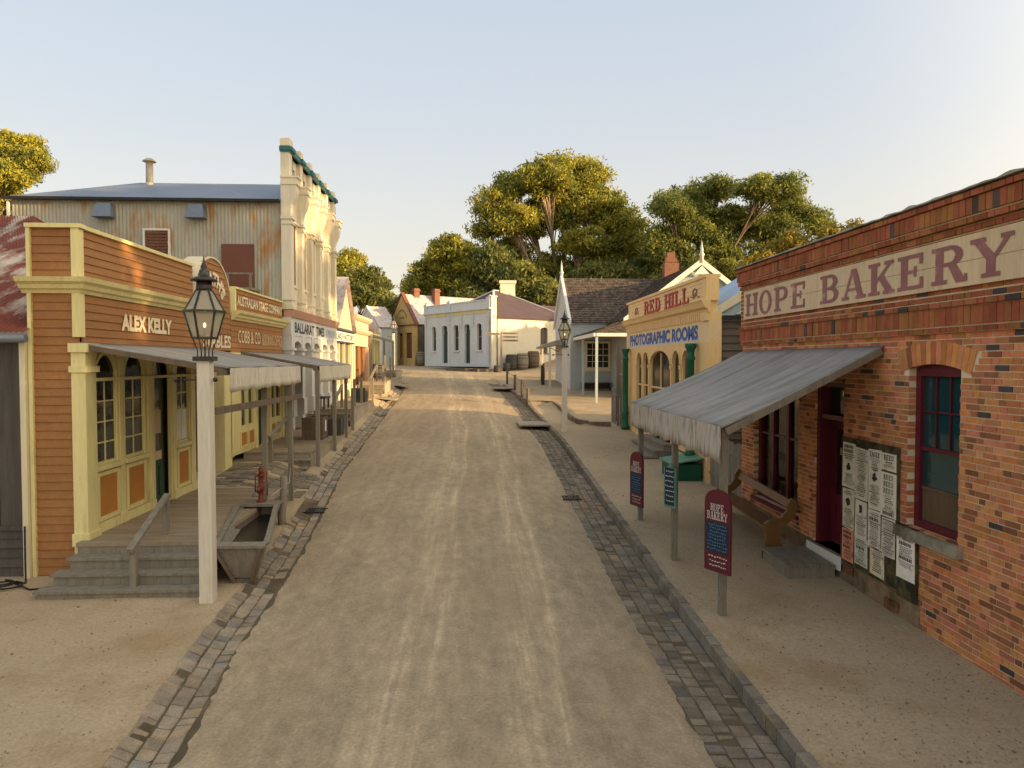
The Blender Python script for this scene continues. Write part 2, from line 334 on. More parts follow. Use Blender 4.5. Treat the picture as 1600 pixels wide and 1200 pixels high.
# ------------------------------------------------------------------ text
def text(s, fr, u0, v0, wd, ht, d, m, parent, name='lettering', bold=.0, ext=.004, arc=None):
    cu = bpy.data.curves.new('txt', 'FONT'); cu.body = s; cu.offset = bold; cu.extrude = 0; cu.resolution_u = 3
    ob = bpy.data.objects.new('txt', cu); COL.objects.link(ob)
    me = bpy.data.meshes.new_from_object(ob.evaluated_get(bpy.context.evaluated_depsgraph_get()))
    bpy.data.objects.remove(ob); bpy.data.curves.remove(cu)
    co = np.array([v.co[:] for v in me.vertices]); lo = co.min(0); hi = co.max(0)
    k = (co - lo) / np.maximum(hi - lo, 1e-6)
    mb = MB(fr)
    for p in k:
        if arc:                        # (radius, half angle): letters follow an arch
            a = (p[0] - .5) * 2 * arc[1]; rr = arc[0] + (p[1] - 1) * ht
            mb.P((u0 + wd / 2 + rr * math.sin(a), d + ext, v0 + rr * math.cos(a)))
        else: mb.P((u0 + p[0] * wd, d + ext, v0 + p[1] * ht))
    for pl in me.polygons: mb.face(list(pl.vertices))
    bpy.data.meshes.remove(me)
    return mb.build(name, m, parent)
def slab_text(s, fr, u0, v0, wd, ht, d, m, parent, name='lettering', gap=.2, th=.012):
    """Slab serif capitals drawn as stacked pieces in a 1 x 1.25 cell."""
    mb = MB(fr); T = .24; S = .11
    def rect(a, b, c, e): return [(a, b), (c, b), (c, e), (a, e)]
    def ring(cx, cy, rx, ry, tx, ty, a0, a1, n=12):
        o = []
        for k in range(n):
            p, q = a0 + (a1 - a0) * k / n, a0 + (a1 - a0) * (k + 1) / n
            o.append([(cx + rx * math.cos(t_), cy + ry * math.sin(t_)) for t_ in (p, q)] + [(cx + (rx - tx) * math.cos(t_), cy + (ry - ty) * math.sin(t_)) for t_ in (q, p)])
        return o
    def serif(x, y, hw=.2): return rect(x - hw, y, x + hw, y + S)
    hp = math.pi / 2
    G = {
     'H': [rect(.12, S, .36, 1 - S), rect(.74, S, .98, 1 - S), rect(.36, .45, .74, .55)] + [serif(x, y, .22) for x in (.24, .86) for y in (0, 1 - S)],
     'O': ring(.5, .5, .48, .52, .22, .1, 0, 4 * hp, 24),
     'P': [rect(.12, S, .36, 1 - S), serif(.24, 0, .24), rect(.0, 1 - S, .55, 1), rect(.36, .42, .55, .52)] + ring(.55, .71, .4, .29, .22, .1, -hp, hp),
     'E': [rect(.12, S, .36, 1 - S), rect(0, 0, .9, S), rect(0, 1 - S, .88, 1), rect(.36, .46, .62, .56), rect(.58, .36, .67, .66), rect(.79, S, .9, .33), rect(.77, .7, .88, 1 - S)],
     'F': [rect(.12, S, .36, 1 - S), rect(0, 0, .5, S), rect(0, 1 - S, .88, 1), rect(.36, .46, .62, .56), rect(.58, .36, .67, .66), rect(.77, .7, .88, 1 - S)],
     'B': [rect(.12, S, .36, 1 - S), rect(0, 1 - S, .52, 1), rect(0, 0, .54, S), rect(.36, .46, .55, .56)] + ring(.52, .74, .38, .26, .22, .1, -hp, hp) + ring(.54, .28, .42, .28, .23, .11, -hp, hp),
     'A': [[(.08, S), (.2, S), (.52, 1), (.4, 1)], [(.4, 1), (.64, 1), (.95, S), (.69, S)], rect(.25, .28, .75, .37), serif(.13, 0, .18), serif(.83, 0, .24)],
     'K': [rect(.12, S, .36, 1 - S), serif(.24, 0, .24), serif(.24, 1 - S, .24), [(.36, .36), (.36, .5), (.78, 1 - S), (.92, 1 - S)], [(.44, .5), (.6, .64), (.98, S), (.7, S)], serif(.84, 0, .22), serif(.84, 1 - S, .18)],
     'R': [rect(.12, S, .36, 1 - S), serif(.24, 0, .24), rect(.0, 1 - S, .55, 1), rect(.36, .46, .6, .56)] + ring(.55, .73, .38, .27, .22, .1, -hp, hp) + [[(.5, .5), (.72, .52), (.98, .1), (.86, 0), (.74, 0)], rect(.86, 0, 1.06, .09), rect(.97, .05, 1.06, .2)],
     'Y': [rect(.38, S, .62, .48), serif(.5, 0, .24), [(.38, .44), (.62, .5), (.3, 1 - S), (.06, 1 - S)], [(.5, .44), (.62, .44), (.96, 1 - S), (.83, 1 - S)], serif(.16, 1 - S, .2), serif(.9, 1 - S, .16)],
     'D': [rect(.12, S, .36, 1 - S), rect(0, 1 - S, .5, 1), rect(0, 0, .5, S)] + ring(.48, .5, .46, .5, .23, .11, -hp, hp),
     'I': [rect(.12, S, .36, 1 - S), serif(.24, 0, .24), serif(.24, 1 - S, .24)],
     'L': [rect(.12, S, .36, 1 - S), rect(0, 0, .9, S), serif(.24, 1 - S, .24), rect(.79, S, .9, .36)],
     'S': ring(.5, .73, .4, .27, .2, .1, .3, math.pi + hp * .9) + ring(.5, .27, .42, .27, .2, .1, -math.pi + .3, hp * .9) + [rect(.8, .62, .9, .92), rect(.08, .08, .18, .38)],
     'G': ring(.5, .5, .48, .52, .22, .1, .6, 4 * hp - .5, 20) + [rect(.6, .38, 1.02, .47), rect(.72, .1, .94, .42)],
     'M': [rect(.06, S, .2, 1 - S), rect(.9, S, 1.12, 1 - S), [(.06, 1), (.3, 1), (.6, .1), (.52, .1)], [(.52, .1), (.66, .1), (1.1, 1), (.9, 1)], serif(.13, 0, .15), serif(1.0, 0, .2), rect(0, 1 - S, .26, 1), rect(.9, 1 - S, 1.2, 1)],
     'N': [rect(.1, S, .22, 1 - S), rect(.82, S, .94, 1 - S), [(.1, 1), (.34, 1), (.94, 0), (.72, 0)], serif(.16, 0, .16), serif(.86, 1 - S, .18), rect(0, 1 - S, .3, 1)],
     'W': [[(.08, 1), (.32, 1), (.5, 0), (.38, 0)], [(.38, 0), (.5, 0), (.72, .8), (.62, .9)], [(.6, 1), (.84, 1), (1.0, 0), (.88, 0)], [(.88, 0), (1.0, 0), (1.24, 1), (1.12, 1)], serif(.18, 1 - S, .2), serif(.72, 1 - S, .16), serif(1.2, 1 - S, .14)],
     'T': [rect(.38, S, .62, 1), serif(.5, 0, .22), rect(.02, 1 - S, .98, 1), rect(.0, .7, .1, 1), rect(.9, .7, 1.0, 1)],
    }
    adv = {' ': .45, 'I': .48, 'M': 1.2, 'W': 1.32, "'": .2, '.': .25}
    tot = sum(adv.get(c, 1.0) + gap for c in s) - gap; x = 0; k = wd / tot
    for c in s:
        for j, pg in enumerate(G.get(c, [rect(0, 0, .15, .2)] if c == '.' else [rect(0, .75, .15, 1)] if c == "'" else [])):
            dd = d + th * .4 + .0006 * (j % 9)
            mb.poly([(u0 + (x + px) * k, dd, v0 + py * ht) for px, py in pg])
        x += adv.get(c, 1.0) + gap
    return mb.build(name, m, parent)

# ------------------------------------------------------------------ ground
GP = [(-30, -.2), (5, -.05), (8, .02), (11, .12), (14, .3), (18, .55), (22, .78), (27, 1.05), (35, 1.5), (46, 2.05), (58, 2.7), (64, 2.95), (100, 4), (250, 9), (400, 12)]
def interp(t, x):
    for (a, za), (b, zb) in zip(t, t[1:]):
        if x <= b: return za + (zb - za) * (max(x, a) - a) / (b - a)
    return t[-1][1]
def sstep(a, b, x):
    t = min(1, max(0, (x - a) / (b - a))); return t * t * (3 - 2 * t)
GUT_L = [(0, -2.85), (6.4, -2.95), (9.1, -3.17), (13.1, -3.3), (19.8, -3.8), (32.8, -4.1), (42, -4.4), (48, -4.7), (60, -5)]
KERB = [(0, 2.93), (12, 2.97), (24, 3.0), (28.4, 2.85), (36, 2.6), (42, 2.27), (47.6, 1.75), (52, 1.3), (60, 1)]
def terrace(x, y):                     # raised gravel terrace on the right
    a = interp([(26.8, 9), (27.3, 5.3), (27.6, 4.35), (29.3, 3.95), (32, 4.0), (34.3, 3.9), (34.8, 2.75), (60, 2.7)], y)
    return sstep(-.02, .05, x - a) * sstep(26.9, 27.3, y) * (1 - sstep(46, 56, y))
def H(x, y):
    z = interp(GP, y); e = 1 - sstep(47, 54, y)
    gl, k = interp(GUT_L, y), interp(KERB, y)
    rd = 0
    if gl - .4 < x < k + .07: 
        t = (x - gl) / (k - gl)
        t = min(t, 1); rd = -.11 + .13 * math.sin(min(1, max(0, t)) * math.pi) * .9 - .06 * sstep(.72, .9, t)
        rd *= sstep(gl - .4, gl - .05, x)
    z += rd * e
    lane = (1 - sstep(-5.3, -4.15, x)) * (interp([(14.5, 0), (16.2, .3), (18, .3), (24, .25), (40, .3), (50, .1), (60, 0)], y))
    z += lane
    z += .13 * terrace(x, y)
    z += 1.1 * sstep(3, 9, x) * sstep(56, 66, y)
    z += .012 * mnoise.noise((x * 1.1, y * 1.1, 0)) + .02 * mnoise.noise((x * .35, y * .35, 3)) * (1 - .6 * (x > k))
    return z
def axis_pts(segs):
    o = []
    for a, b, st in segs:
        n = max(1, round((b - a) / st)); o += [a + (b - a) * k / n for k in range(n)]
    return o + [segs[-1][1]]
XS = axis_pts([(-400, -60, 34), (-60, -15, 5), (-15, -7, .8), (-7, -2, .16), (-2, 1.6, .3), (1.6, 3.2, .05), (3.2, 7, .25), (7, 15, 1), (15, 60, 5), (60, 400, 34)])
YS = axis_pts([(-30, 3, 3), (3, 20, .2), (20, 60, .4), (60, 100, 2), (100, 400, 20)])
def sheet(name, xr, yr, dz, m, edge=None):
    xs = [x for x in XS if xr[0] <= x <= xr[1]]; ys = [y for y in YS if yr[0] <= y <= yr[1]]; mb = MB(); mb.sm = True
    idx = [[mb.P((x, y, H(x, y) + dz)) for x in xs] for y in ys]
    for j in range(len(ys) - 1):
        for i in range(len(xs) - 1):
            if edge and not edge((xs[i] + xs[i + 1]) / 2, (ys[j] + ys[j + 1]) / 2): continue
            mb.face([idx[j][i], idx[j][i + 1], idx[j + 1][i + 1], idx[j + 1][i]])
    return struct(mb.build(name, m))
sheet('ground', (-400, 400), (-30, 400), 0, M['dirt'])
# road material: compacted grit with faint wheel tracks worn along it
def road_mat():
    m = mat('road_grit', (.40, .312, .20), .95, .12, .3, fscale=90, bump=.6, bscale=14, fine=.14, spec=.08)
    N = m.node_tree.nodes; L = m.node_tree.links; b = N['Principled BSDF']
    src = b.inputs['Base Color'].links[0].from_socket
    tc = N.new('ShaderNodeTexCoord')
    def tex(scale, st, det=5):
        q = N.new('ShaderNodeMapping'); q.inputs['Scale'].default_value = st; L.new(tc.outputs['Object'], q.inputs[0])
        t = N.new('ShaderNodeTexNoise'); t.inputs['Scale'].default_value = scale; t.inputs['Detail'].default_value = det; t.inputs['Roughness'].default_value = .65
        L.new(q.outputs[0], t.inputs['Vector']); return t.outputs['Fac']
    def mrange(s, a, b_, c, d):
        q = N.new('ShaderNodeMapRange'); L.new(s, q.inputs[0])
        for i, v in enumerate((a, b_, c, d)): q.inputs[i + 1].default_value = v
        return q.outputs[0]
    def mth(op, a, b_):
        q = N.new('ShaderNodeMath'); q.operation = op
        for i, v in enumerate((a, b_)):
            if isinstance(v, (int, float)): q.inputs[i].default_value = v
            else: L.new(v, q.inputs[i])
        return q.outputs[0]
    sx = N.new('ShaderNodeSeparateXYZ'); L.new(tc.outputs['Object'], sx.inputs[0])
    wob = mth('MULTIPLY', mth('SUBTRACT', tex(.07, (0, 1, 0), 1), .5), 2.0)
    bend = mth('MULTIPLY', mth('POWER', mth('MAXIMUM', mth('SUBTRACT', sx.outputs[1], 24), 0), 2), -.0016)
    xx = mth('SUBTRACT', mth('SUBTRACT', sx.outputs[0], wob), bend)
    tr = None
    for c, wd in ((-.80, .34), (.72, .30), (-.40, .12), (1.05, .12)):
        d = mth('ABSOLUTE', mth('SUBTRACT', xx, c), 0)
        g_ = mrange(d, 0, wd, 1, 0); tr = g_ if tr is None else mth('MAXIMUM', tr, g_)
    streak = tex(3.0, (4.5, .16, 1), 7); tr = mth('MULTIPLY', tr, mrange(streak, .38, .6, .15, 1))
    f1 = mrange(tr, 0, 1, .96, 1.34)
    f2 = mrange(tex(1.6, (2.2, .22, 1)), .35, .68, .88, 1.1)
    f3 = mth('MULTIPLY', mrange(tex(30, (1, 1, 1), 6), .35, .7, .86, 1.14), mrange(tex(5, (1, .6, 1), 7), .35, .68, .84, 1.13))
    f = mth('MULTIPLY', mth('MULTIPLY', f1, f2), f3)
    v = N.new('ShaderNodeVectorMath'); v.operation = 'SCALE'; L.new(src, v.inputs[0]); L.new(f, v.inputs['Scale'])
    mx = N.new('ShaderNodeMix'); mx.data_type = 'RGBA'; L.new(mrange(tex(.28, (1, .5, 1), 5), .5, .68, 0, .55), mx.inputs[0])
    L.new(v.outputs[0], mx.inputs[6]); mx.inputs[7].default_value = (.285, .205, .12, 1)
    L.new(mx.outputs[2], b.inputs['Base Color']); return m
def road_sheet():
    mb = MB(); mb.sm = True; pr = None; y = -4.0; n = 44
    while y < 58:
        if y < 50:
            e = lambda q: .07 * mnoise.noise((q, y * 2.6, 1)) + .05 * mnoise.noise((q, y * 7, 4)) + .07 * mnoise.noise((q, y * .5, 2))
            a, b = interp(GUT_L, y) + .22 + e(3), interp(KERB, y) - .72 + e(8)
        else: a, b = interp(GUT_L, y) - .5 * sstep(50, 52, y), interp(KERB, y) - .76 + 26 * sstep(50, 56, y)
        row = [mb.P((a + (b - a) * k / n, y, H(a + (b - a) * k / n, y) + .016 * min(1, 5 * min(k, n - k) / n + .75))) for k in range(n + 1)]
        if pr:
            for k in range(n): mb.face([pr[k], pr[k + 1], row[k + 1], row[k]])
        pr = row; y += .1 if y < 30 else .3
    struct(mb.build('road', road_mat()))
road_sheet()
# paved stone gutters, laid stone by stone
def stones(name, center, half, rows, y0, y1, width, lift, skip=lambda x, y: False, seed=1, lens=(.12, .24), g0=.135, g1=.215):
    rr = random.Random(seed); mb = MB(); sgn = {'right_gutter': -1, 'left_gutter': 1}.get(name, 0)
    for r_ in range(rows):
        y = y0 + rr.random() * .2
        while y < y1:
            ln = rr.uniform(*lens) * (1 if y < 30 else 1.6); cx = center(y) - half + width * (r_ + .5); wv = width * rr.uniform(.93, 1.0)
            if not skip(cx, y):
                g_ = rr.uniform(g0, g1); b_ = rr.random()
                mb.col = (g_ * 1.22, g_ * 1.0, g_ * .72) if b_ < .85 else (g_ * .98, g_ * .88, g_ * .74)
                q = []; dz = lift + rr.uniform(-.014, .008) - (.065 * sstep(half * (.5 if sgn > 0 else .80), half * (.8 if sgn > 0 else .93), sgn * (cx - center(y)) if sgn > 0 else (center(y) - cx) - .0) if sgn else 0) - .012 * max(0, mnoise.noise((cx * .9, y * .8, 2)) - .2); tlt = rr.uniform(-.01, .012)
                for (sx_, sy_) in ((-1, -1), (1, -1), (1, 1), (-1, 1)):
                    px = cx + sx_ * (wv / 2 - rr.uniform(0, .012)); py = y + ln / 2 + sy_ * (ln / 2 - rr.uniform(.001, .009))
                    px += center(py) - center(y); q.append((px, py, H(px, py) + dz + tlt * sy_))
                i = [mb.P((a, b, c - .12)) for a, b, c in q]; m_ = [mb.P((a, b, c - .012)) for a, b, c in q]
                cxx = sum(a for a, b, c in q) / 4; cyy = sum(b for a, b, c in q) / 4
                t = [mb.P((cxx + (a - cxx) * .91, cyy + (b - cyy) * .91, c)) for a, b, c in q]
                for lo, hi in ((i, m_), (m_, t)):
                    for k in range(4): mb.face([lo[k], lo[(k + 1) % 4], hi[(k + 1) % 4], hi[k]])
                mb.face(t)
            y += ln
    mb.sm = False
    return struct(mb.build(name, M['stone']))
def bed(name, c0, c1, y0, y1):
    mb = MB(); mb.sm = True; pr = None; y = y0
    while y < y1:
        a, b = c0(y), c1(y); row = [mb.P((a + (b - a) * k / 8, y, H(a + (b - a) * k / 8, y) + .011)) for k in range(9)]
        if pr:
            for k in range(8): mb.face([pr[k], pr[k + 1], row[k + 1], row[k]])
        pr = row; y += .2
    return struct(mb.build(name, M['joint']))
bed('right_gutter_bed', lambda y: interp(KERB, y) - .80, lambda y: interp(KERB, y) - .005, 3, 48); bed('left_gutter_bed', lambda y: interp(GUT_L, y) - .31 + .06 * mnoise.noise((y * 1.7, 1, 1)), lambda y: interp(GUT_L, y) + .33, 3, 49)
stones('right_gutter', lambda y: interp(KERB, y), .93, 5, 3, 48, .185, .026, lambda x, y: False, 3)
stones('left_gutter', lambda y: interp(GUT_L, y), .36, 4, 3, 49, .18, .026, lambda x, y: mnoise.noise((x * 1.2, y * 1.3, 5)) > (.38 if y < 30 else .25), 4, (.14, .27), .20, .29)
stones('lane_paving', lambda y: -5.1, 1.1, 8, 16.35, 18.9, .28, .03, lambda x, y: mnoise.noise((x * 2, y * 2, 5)) > .3, 5)
def kerb():
    rr = random.Random(5); mb = MB(); y = 3.0
    while y < 46:
        ln = rr.uniform(.24, .42) * (1 if y < 25 else 1.5); a, b = interp(KERB, y), interp(KERB, y + ln)
        g_ = rr.uniform(.17, .25); mb.col = (g_, g_ * .86, g_ * .66); z0, z1 = H(a + .2, y), H(b + .2, y + ln); dz = rr.uniform(.01, .028)
        w_ = rr.uniform(.11, .135); e = .006
        mb.hexa([(a - .01, y + e, z0 - .3), (a + w_, y + e, z0 - .3), (b + w_, y + ln - e, z1 - .3), (b - .01, y + ln - e, z1 - .3),
                 (a, y + e, z0 + dz), (a + w_, y + e, z0 + dz), (b + w_, y + ln - e, z1 + dz), (b, y + ln - e, z1 + dz)])
        y += ln
    return struct(mb.build('kerb', M['stone']))
kerb()
# loose gravel and small stones scattered on the dirt
def gravel():
    rr = random.Random(11); mb = MB()
    for _ in range(9000):
        y = 4.5 + 22 * rr.random() ** 1.8; x = rr.choice([rr.uniform(-7, -3), rr.uniform(-3, 2.2), rr.uniform(3.1, 5.9), rr.uniform(3.1, 5.9)])
        if x > 5.8 and 11 < y < 12.2: continue
        s = rr.uniform(.004, .014) * (2.0 if rr.random() < .05 else 1); z = H(x, y) + .004; a = rr.random() * 6
        g_ = rr.choice([.5, .8, 1, 1.35]); mb.col = (g_, g_, g_)
        p = [(x + s * math.cos(a + k * 2.1) * rr.uniform(.7, 1.2), y + s * math.sin(a + k * 2.1), z) for k in range(3)]
        i = [mb.P(q) for q in p]; t = mb.P((x, y, z + s * .7))
        for k in range(3): mb.face([i[k], i[(k + 1) % 3], t])
    o = mb.build('loose_stones', M['gravel']); o['kind'] = 'stuff'; o['label'] = 'loose grit and small stones scattered over the dirt'
gravel()

# ------------------------------------------------------------------ HOPE BAKERY (right, near)
RB = right_frame(5.9)
def ROT(y): return -y
bk = thing('brick_bakery', 'long red brick bakery with a cream sign board along its parapet', 'building', (5.9, 11, .1))
WIN = (-9.33, -8.30, 1.36, 3.56); SHOP = (-14.63, -12.58, .78, 3.2); DOOR = (-11.97, -11.0, .48, 3.25)
def bricks():
    rr = random.Random(2); mb = MB(RB); bh, ml = .0645, .0135; L_ = .205; Hd = .097
    PAR = [False]
    def c():
        t = rr.random()
        if t < .025: v = rr.uniform(.07, .12); return (v, v * .8, v * .72)
        if PAR[0]: v = rr.uniform(.7, 1.15); return (.38 * v, .125 * v * rr.uniform(.8, 1.3), .055 * v)
        if t < .17: v = rr.uniform(.75, 1.2); return (.30 * v, .12 * v, .055 * v)
        v = rr.uniform(.72, 1.15); return (.60 * v, .235 * v * rr.uniform(.85, 1.2), .10 * v * rr.uniform(.75, 1.25))
    def one(a, b, z0, z1, d, up=0):
        segs = [(a, b)]; edge = False
        for h in (WIN, SHOP, DOOR):
            top = h[3]
            if h is WIN: top = 3.5 + .06 * (1 - abs((a + b) / 2 + 8.815) / .52)
            if z1 > h[2] + .02 and z0 < top - .02:
                ns = []
                for p, q in segs:
                    if h[0] > p: ns.append((p, min(q, h[0] + .004)))
                    if h[1] < q: ns.append((max(p, h[1] - .004), q))
                segs = [x for x in ns if x[1] - x[0] > .02]
                edge = True
        da_, dz_ = (a + b) / 2 + 8.815, (z0 + z1) / 2 - 1.46
        if z0 < 3.9 and math.hypot(da_, dz_) < 2.37 and abs(math.atan2(da_, dz_)) < .325 and z0 > 3.4: return
        for p, q in segs:
            mb.col = c(); e = d + rr.uniform(-.003, .004)
            dp = -.14 if edge and (abs(p - WIN[1]) < .01 or abs(q - WIN[0]) < .01 or abs(p - DOOR[1]) < .01 or abs(q - DOOR[0]) < .01 or abs(p - SHOP[1]) < .01 or abs(q - SHOP[0]) < .01) else -.06
            mb.hexa([(p, dp, z0), (q, dp, z0), (q, e, z0), (p, e, z0), (p, dp, z1), (q, dp, z1), (q, e, z1), (p, e, z1)])
    def course(z, d, u0=-15.3, u1=-2.5, h=bh, k=0):
        u = u0 - (Hd * .5 if k % 2 else 0) + rr.uniform(-.01, .01); j = k % 2
        while u < u1:
            ln = L_ if (j % 2 == 0) else Hd
            if rr.random() < .12: ln = L_
            one(max(u, u0), min(u + ln, u1), z, z + h, d); u += ln + ml; j += 1
    def soldier(z, h, d, u0=-15.3, u1=-2.5):
        u = u0
        while u < u1:
            one(u, u + .1, z, z + h, d + rr.uniform(0, .008)); u += .108
    z = -.1; k = 0
    while z + bh < 3.95: course(z, .006, k=k); z += bh + ml; k += 1
    if 3.93 - z > .03: course(z, .006, h=3.93 - z, k=k)
    zz = 3.95; PAR[0] = True
    course(zz, .056, k=k); zz += .086; k += 1
    soldier(zz, .215, .07); zz += .227
    course(zz, .10, k=k); zz += .086; k += 1
    while zz + bh < 5.14: course(zz, .055, k=k); zz += .0862; k += 1
    course(zz, .08, k=k); zz += .086; k += 1; course(zz, .13, k=k); zz += .086
    soldier(zz, .19, .15); zz += .2; course(zz, .185, k=k)
    PAR[0] = False
    # segmental arch of bricks over the window
    cx, R0 = -8.815, 2.1; cz = 3.56 - R0
    for a in np.linspace(-.315, .315, 15):
        mb.col = c(); t = [(R0, -.021), (R0, .021), (R0 + .29, .021), (R0 + .29, -.021)]
        mb.prism([(cx + r * math.sin(a + da), cz + r * math.cos(a + da)) for r, da in t], -.05, .012)
    # return of the far corner, facing the camera side
    return mb.build('brick_wall', M['brick'], bk)
bricks()
mb = MB(RB); mb.wall(-15.3, 13, -.3, 3.94, -.35, -.001, [WIN, SHOP, DOOR]); mb.box(-15.3, 13, -.35, .045, 3.945, 5.55)  # runs on unseen past the near end to block the low sun
mb.box(-15.3, 13, .045, .12, 5.28, 5.56); mb.box(-15.31, -15.0, -8, -.36, -.3, 5.3); mb.box(-15.0, 13, -8, -1.75, -.3, 4.9); mb.box(-15.0, 13, -1.75, -.36, 4.7, 4.9); mb.build('wall', M['mortar'], bk)
mb = MB(RB)
u = -15.42
rr = random.Random(8)
zt = 5.62
def cop(u): return 5.655 + .035 * mnoise.noise((u * 1.3, 0, 0)) + .03 * mnoise.noise((u * 5, 3, 0)), 5.625 + .03 * mnoise.noise((u * 4, 7, 0)), .215 + .03 * mnoise.noise((u * 6, 1, 5))
while u < -2.6:                        # weathered cement coping
    (a0, b0, c0), (a1, b1, c1) = cop(u), cop(u + .07); mb.hexa([(u, -.30, 5.54), (u + .07, -.30, 5.54), (u + .07, c1, 5.585), (u, c0, 5.585), (u, -.25, a0), (u + .07, -.25, a1), (u + .07, c1 - .05, b1), (u, c0 - .05, b0)]); u += .07
mb.build('coping', M['cement'], bk)
mb = MB(RB); mb.hexa([(-15.3, -.001, -.3), (-9.0, -.001, -.3), (-9.0, .05, -.3), (-15.3, .05, -.3), (-15.3, -.001, .62), (-9.0, -.001, .36), (-9.0, .012, .36), (-15.3, .012, .62)])
mb.col = (.8, .55, .45); mb.box(-10.85, -10.6, .04, .056, .27, .39); mb.box(-9.75, -9.42, .02, .05, .10, .24); mb.build('base_render', M['rough_render'], bk)
sg = MB(RB); sg.box(-15.02, -7.0, .062, .10, 4.485, 4.775); sg.box(-15.02, -7.0, .062, .098, 4.781, 5.08); sg = sg.build('sign_board', M['sign_cream'], bk)
slab_text('HOPE BAKERY', RB, -14.92, 4.545, 7.52, .46, .10, M['plum'], sg, gap=.17)
def sash(fr, u0, u1, v0, v1, d, parent, fm, gm, cols=3, rows=(2, 2), fw=.07, mun=.02, arch=0, name='window', low=True):
    f = MB(fr); f.box(u0, u0 + fw, d - .12, d, v0, v1); f.box(u1 - fw, u1, d - .12, d, v0, v1)
    f.box(u0 + fw, u1 - fw, d - .12, d + .003, v0, v0 + fw); f.box(u0 + fw, u1 - fw, d - .12, d + .003, v1 - fw, v1)
    vm = (v0 + v1) / 2
    f.box(u0 + fw, u1 - fw, d - .07, d - .02, vm - .025, vm + .025)
    a, b = u0 + fw, u1 - fw
    for k in range(1, cols):
        x = a + (b - a) * k / cols
        if low: f.box(x - mun / 2, x + mun / 2, d - .055, d - .03, v0 + fw, vm - .025)
        f.box(x - mun / 2, x + mun / 2, d - .055, d - .03, vm + .025, v1 - fw)
    for (p, q, n) in ((v0 + fw, vm - .025, rows[1]), (vm + .025, v1 - fw, rows[0])):
        for k in range(1, n): z = p + (q - p) * k / n; f.box(a, b, d - .057, d - .032, z - mun / 2, z + mun / 2)
    o = f.build(name, fm, parent)
    g_ = MB(fr); g_.poly([(a, d - .06, v0 + fw), (b, d - .06, v0 + fw), (b, d - .06, v1 - fw), (a, d - .06, v1 - fw)]); g_.build('pane', gm, o); return o
o = sash(RB, -9.33, -8.30, 1.36, 3.5, -.1, bk, M['maroon'], M['glass_teal'], 3, (2, 1), .1, low=False)
m2 = MB(RB); m2.prism([(-9.33, 3.5), (-8.3, 3.5), (-8.5, 3.54), (-8.815, 3.56), (-9.13, 3.54)], -.24, -.098)
m2.build('window_head', M['maroon'], bk)
m2 = MB(RB); m2.box(-9.23, -8.40, -.158, -.152, 1.46, 1.88); m2.box(-9.23, -8.40, -.152, -.14, 1.88, 1.92); m2.build('blind', M['blindbrown'], bk)
m2 = MB(RB); m2.box(-9.5, -8.2, -.1, .09, 1.20, 1.345); m2.build('sill', M['cement'], bk)
# bay shop window with tall panes
f = MB(RB); a, b = SHOP[0], SHOP[1]
f.box(a, a + .12, -.25, -.1, .78, 3.2); f.box(b - .12, b, -.25, -.1, .78, 3.2); f.box(a + .12, b - .12, -.25, -.097, .78, .95); f.box(a - .05, b + .05, -.2, .05, .70, .777)
f.box(a + .12, b - .12, -.25, -.1, 3.05, 3.2)
for x in (-13.95, -13.27): f.box(x - .05, x + .05, -.23, -.103, .95, 3.05)
f.box(a + .12, b - .12, -.17, -.12, 2.1, 2.14)
o = f.build('shop_window', M['maroon'], bk)
g_ = MB(RB); g_.poly([(a, -.16, .9), (b, -.16, .9), (b, -.16, 3.1), (a, -.16, 3.1)]); g_.build('pane', M['shop_glass'], o)
g_ = MB(RB); g_.box(a, b, -1.6, -1.5, 0, 3.4); 
for k in range(9):
    g_.col = (ru(1.5, 4),) * 3; x = ru(a + .2, b - .2); g_.box(x, x + ru(.1, .25), -.75, -.6, 1.0, ru(1.2, 1.6))
g_.col = (2.6, 2.5, 2.1)
for k in range(5): x = a + .15 + k * .42; g_.box(x, x + .2, -.42, -.40, 1.5, 3.0)
g_.build('display', M['curtain'], o)
f = MB(RB); a, b = DOOR[0], DOOR[1]
f.box(a, a + .1, -.3, -.04, .48, 3.25); f.box(b - .08, b, -.3, -.04, .48, 3.25); f.box(a + .1, b - .08, -.3, -.06, 2.62, 2.7); f.box(a + .1, b - .08, -.3, -.05, 3.17, 3.25)
f.build('door_frame', M['maroon'], bk)
f = MB(RB); f.box(a + .1, b - .08, -.3, -.25, .52, 1.35); f.box(a + .1, a + .26, -.3, -.25, 1.35, 2.6); f.box(b - .24, b - .08, -.3, -.25, 1.35, 2.6); f.box(a + .26, b - .24, -.3, -.25, 2.45, 2.6)
f.box(a + .24, b - .22, -.252, -.235, .66, .70); f.box(a + .24, b - .22, -.252, -.235, 1.18, 1.22); f.box(a + .24, a + .28, -.252, -.236, .7, 1.18); f.box(b - .26, b - .22, -.252, -.236, .7, 1.18)
o = f.build('door', M['maroon'], bk)
f = MB(RB); f.poly([(a + .2, -.28, 1.3), (b - .2, -.28, 1.3), (b - .2, -.28, 2.5), (a + .2, -.28, 2.5)]); f.poly([(a + .1, -.22, 2.7), (b - .08, -.22, 2.7), (b - .08, -.22, 3.17), (a + .1, -.22, 3.17)]); f.build('pane', M['glass'], o)
f = MB(RB); f.box(a + .36, a + .62, -.278, -.27, 2.02, 2.14); f.build('notice', M['sign_cream'], o)
f = MB(RB); f.lathe([(.03, 0), (.03, .03)], (a + .2, -.235, 1.5), 8); f.build('handle', M['iron'], o)
f = MB(RB); f.box(a - .03, b + .06, -.3, .07, .36, .48); f.build('threshold', M['cement'], bk)
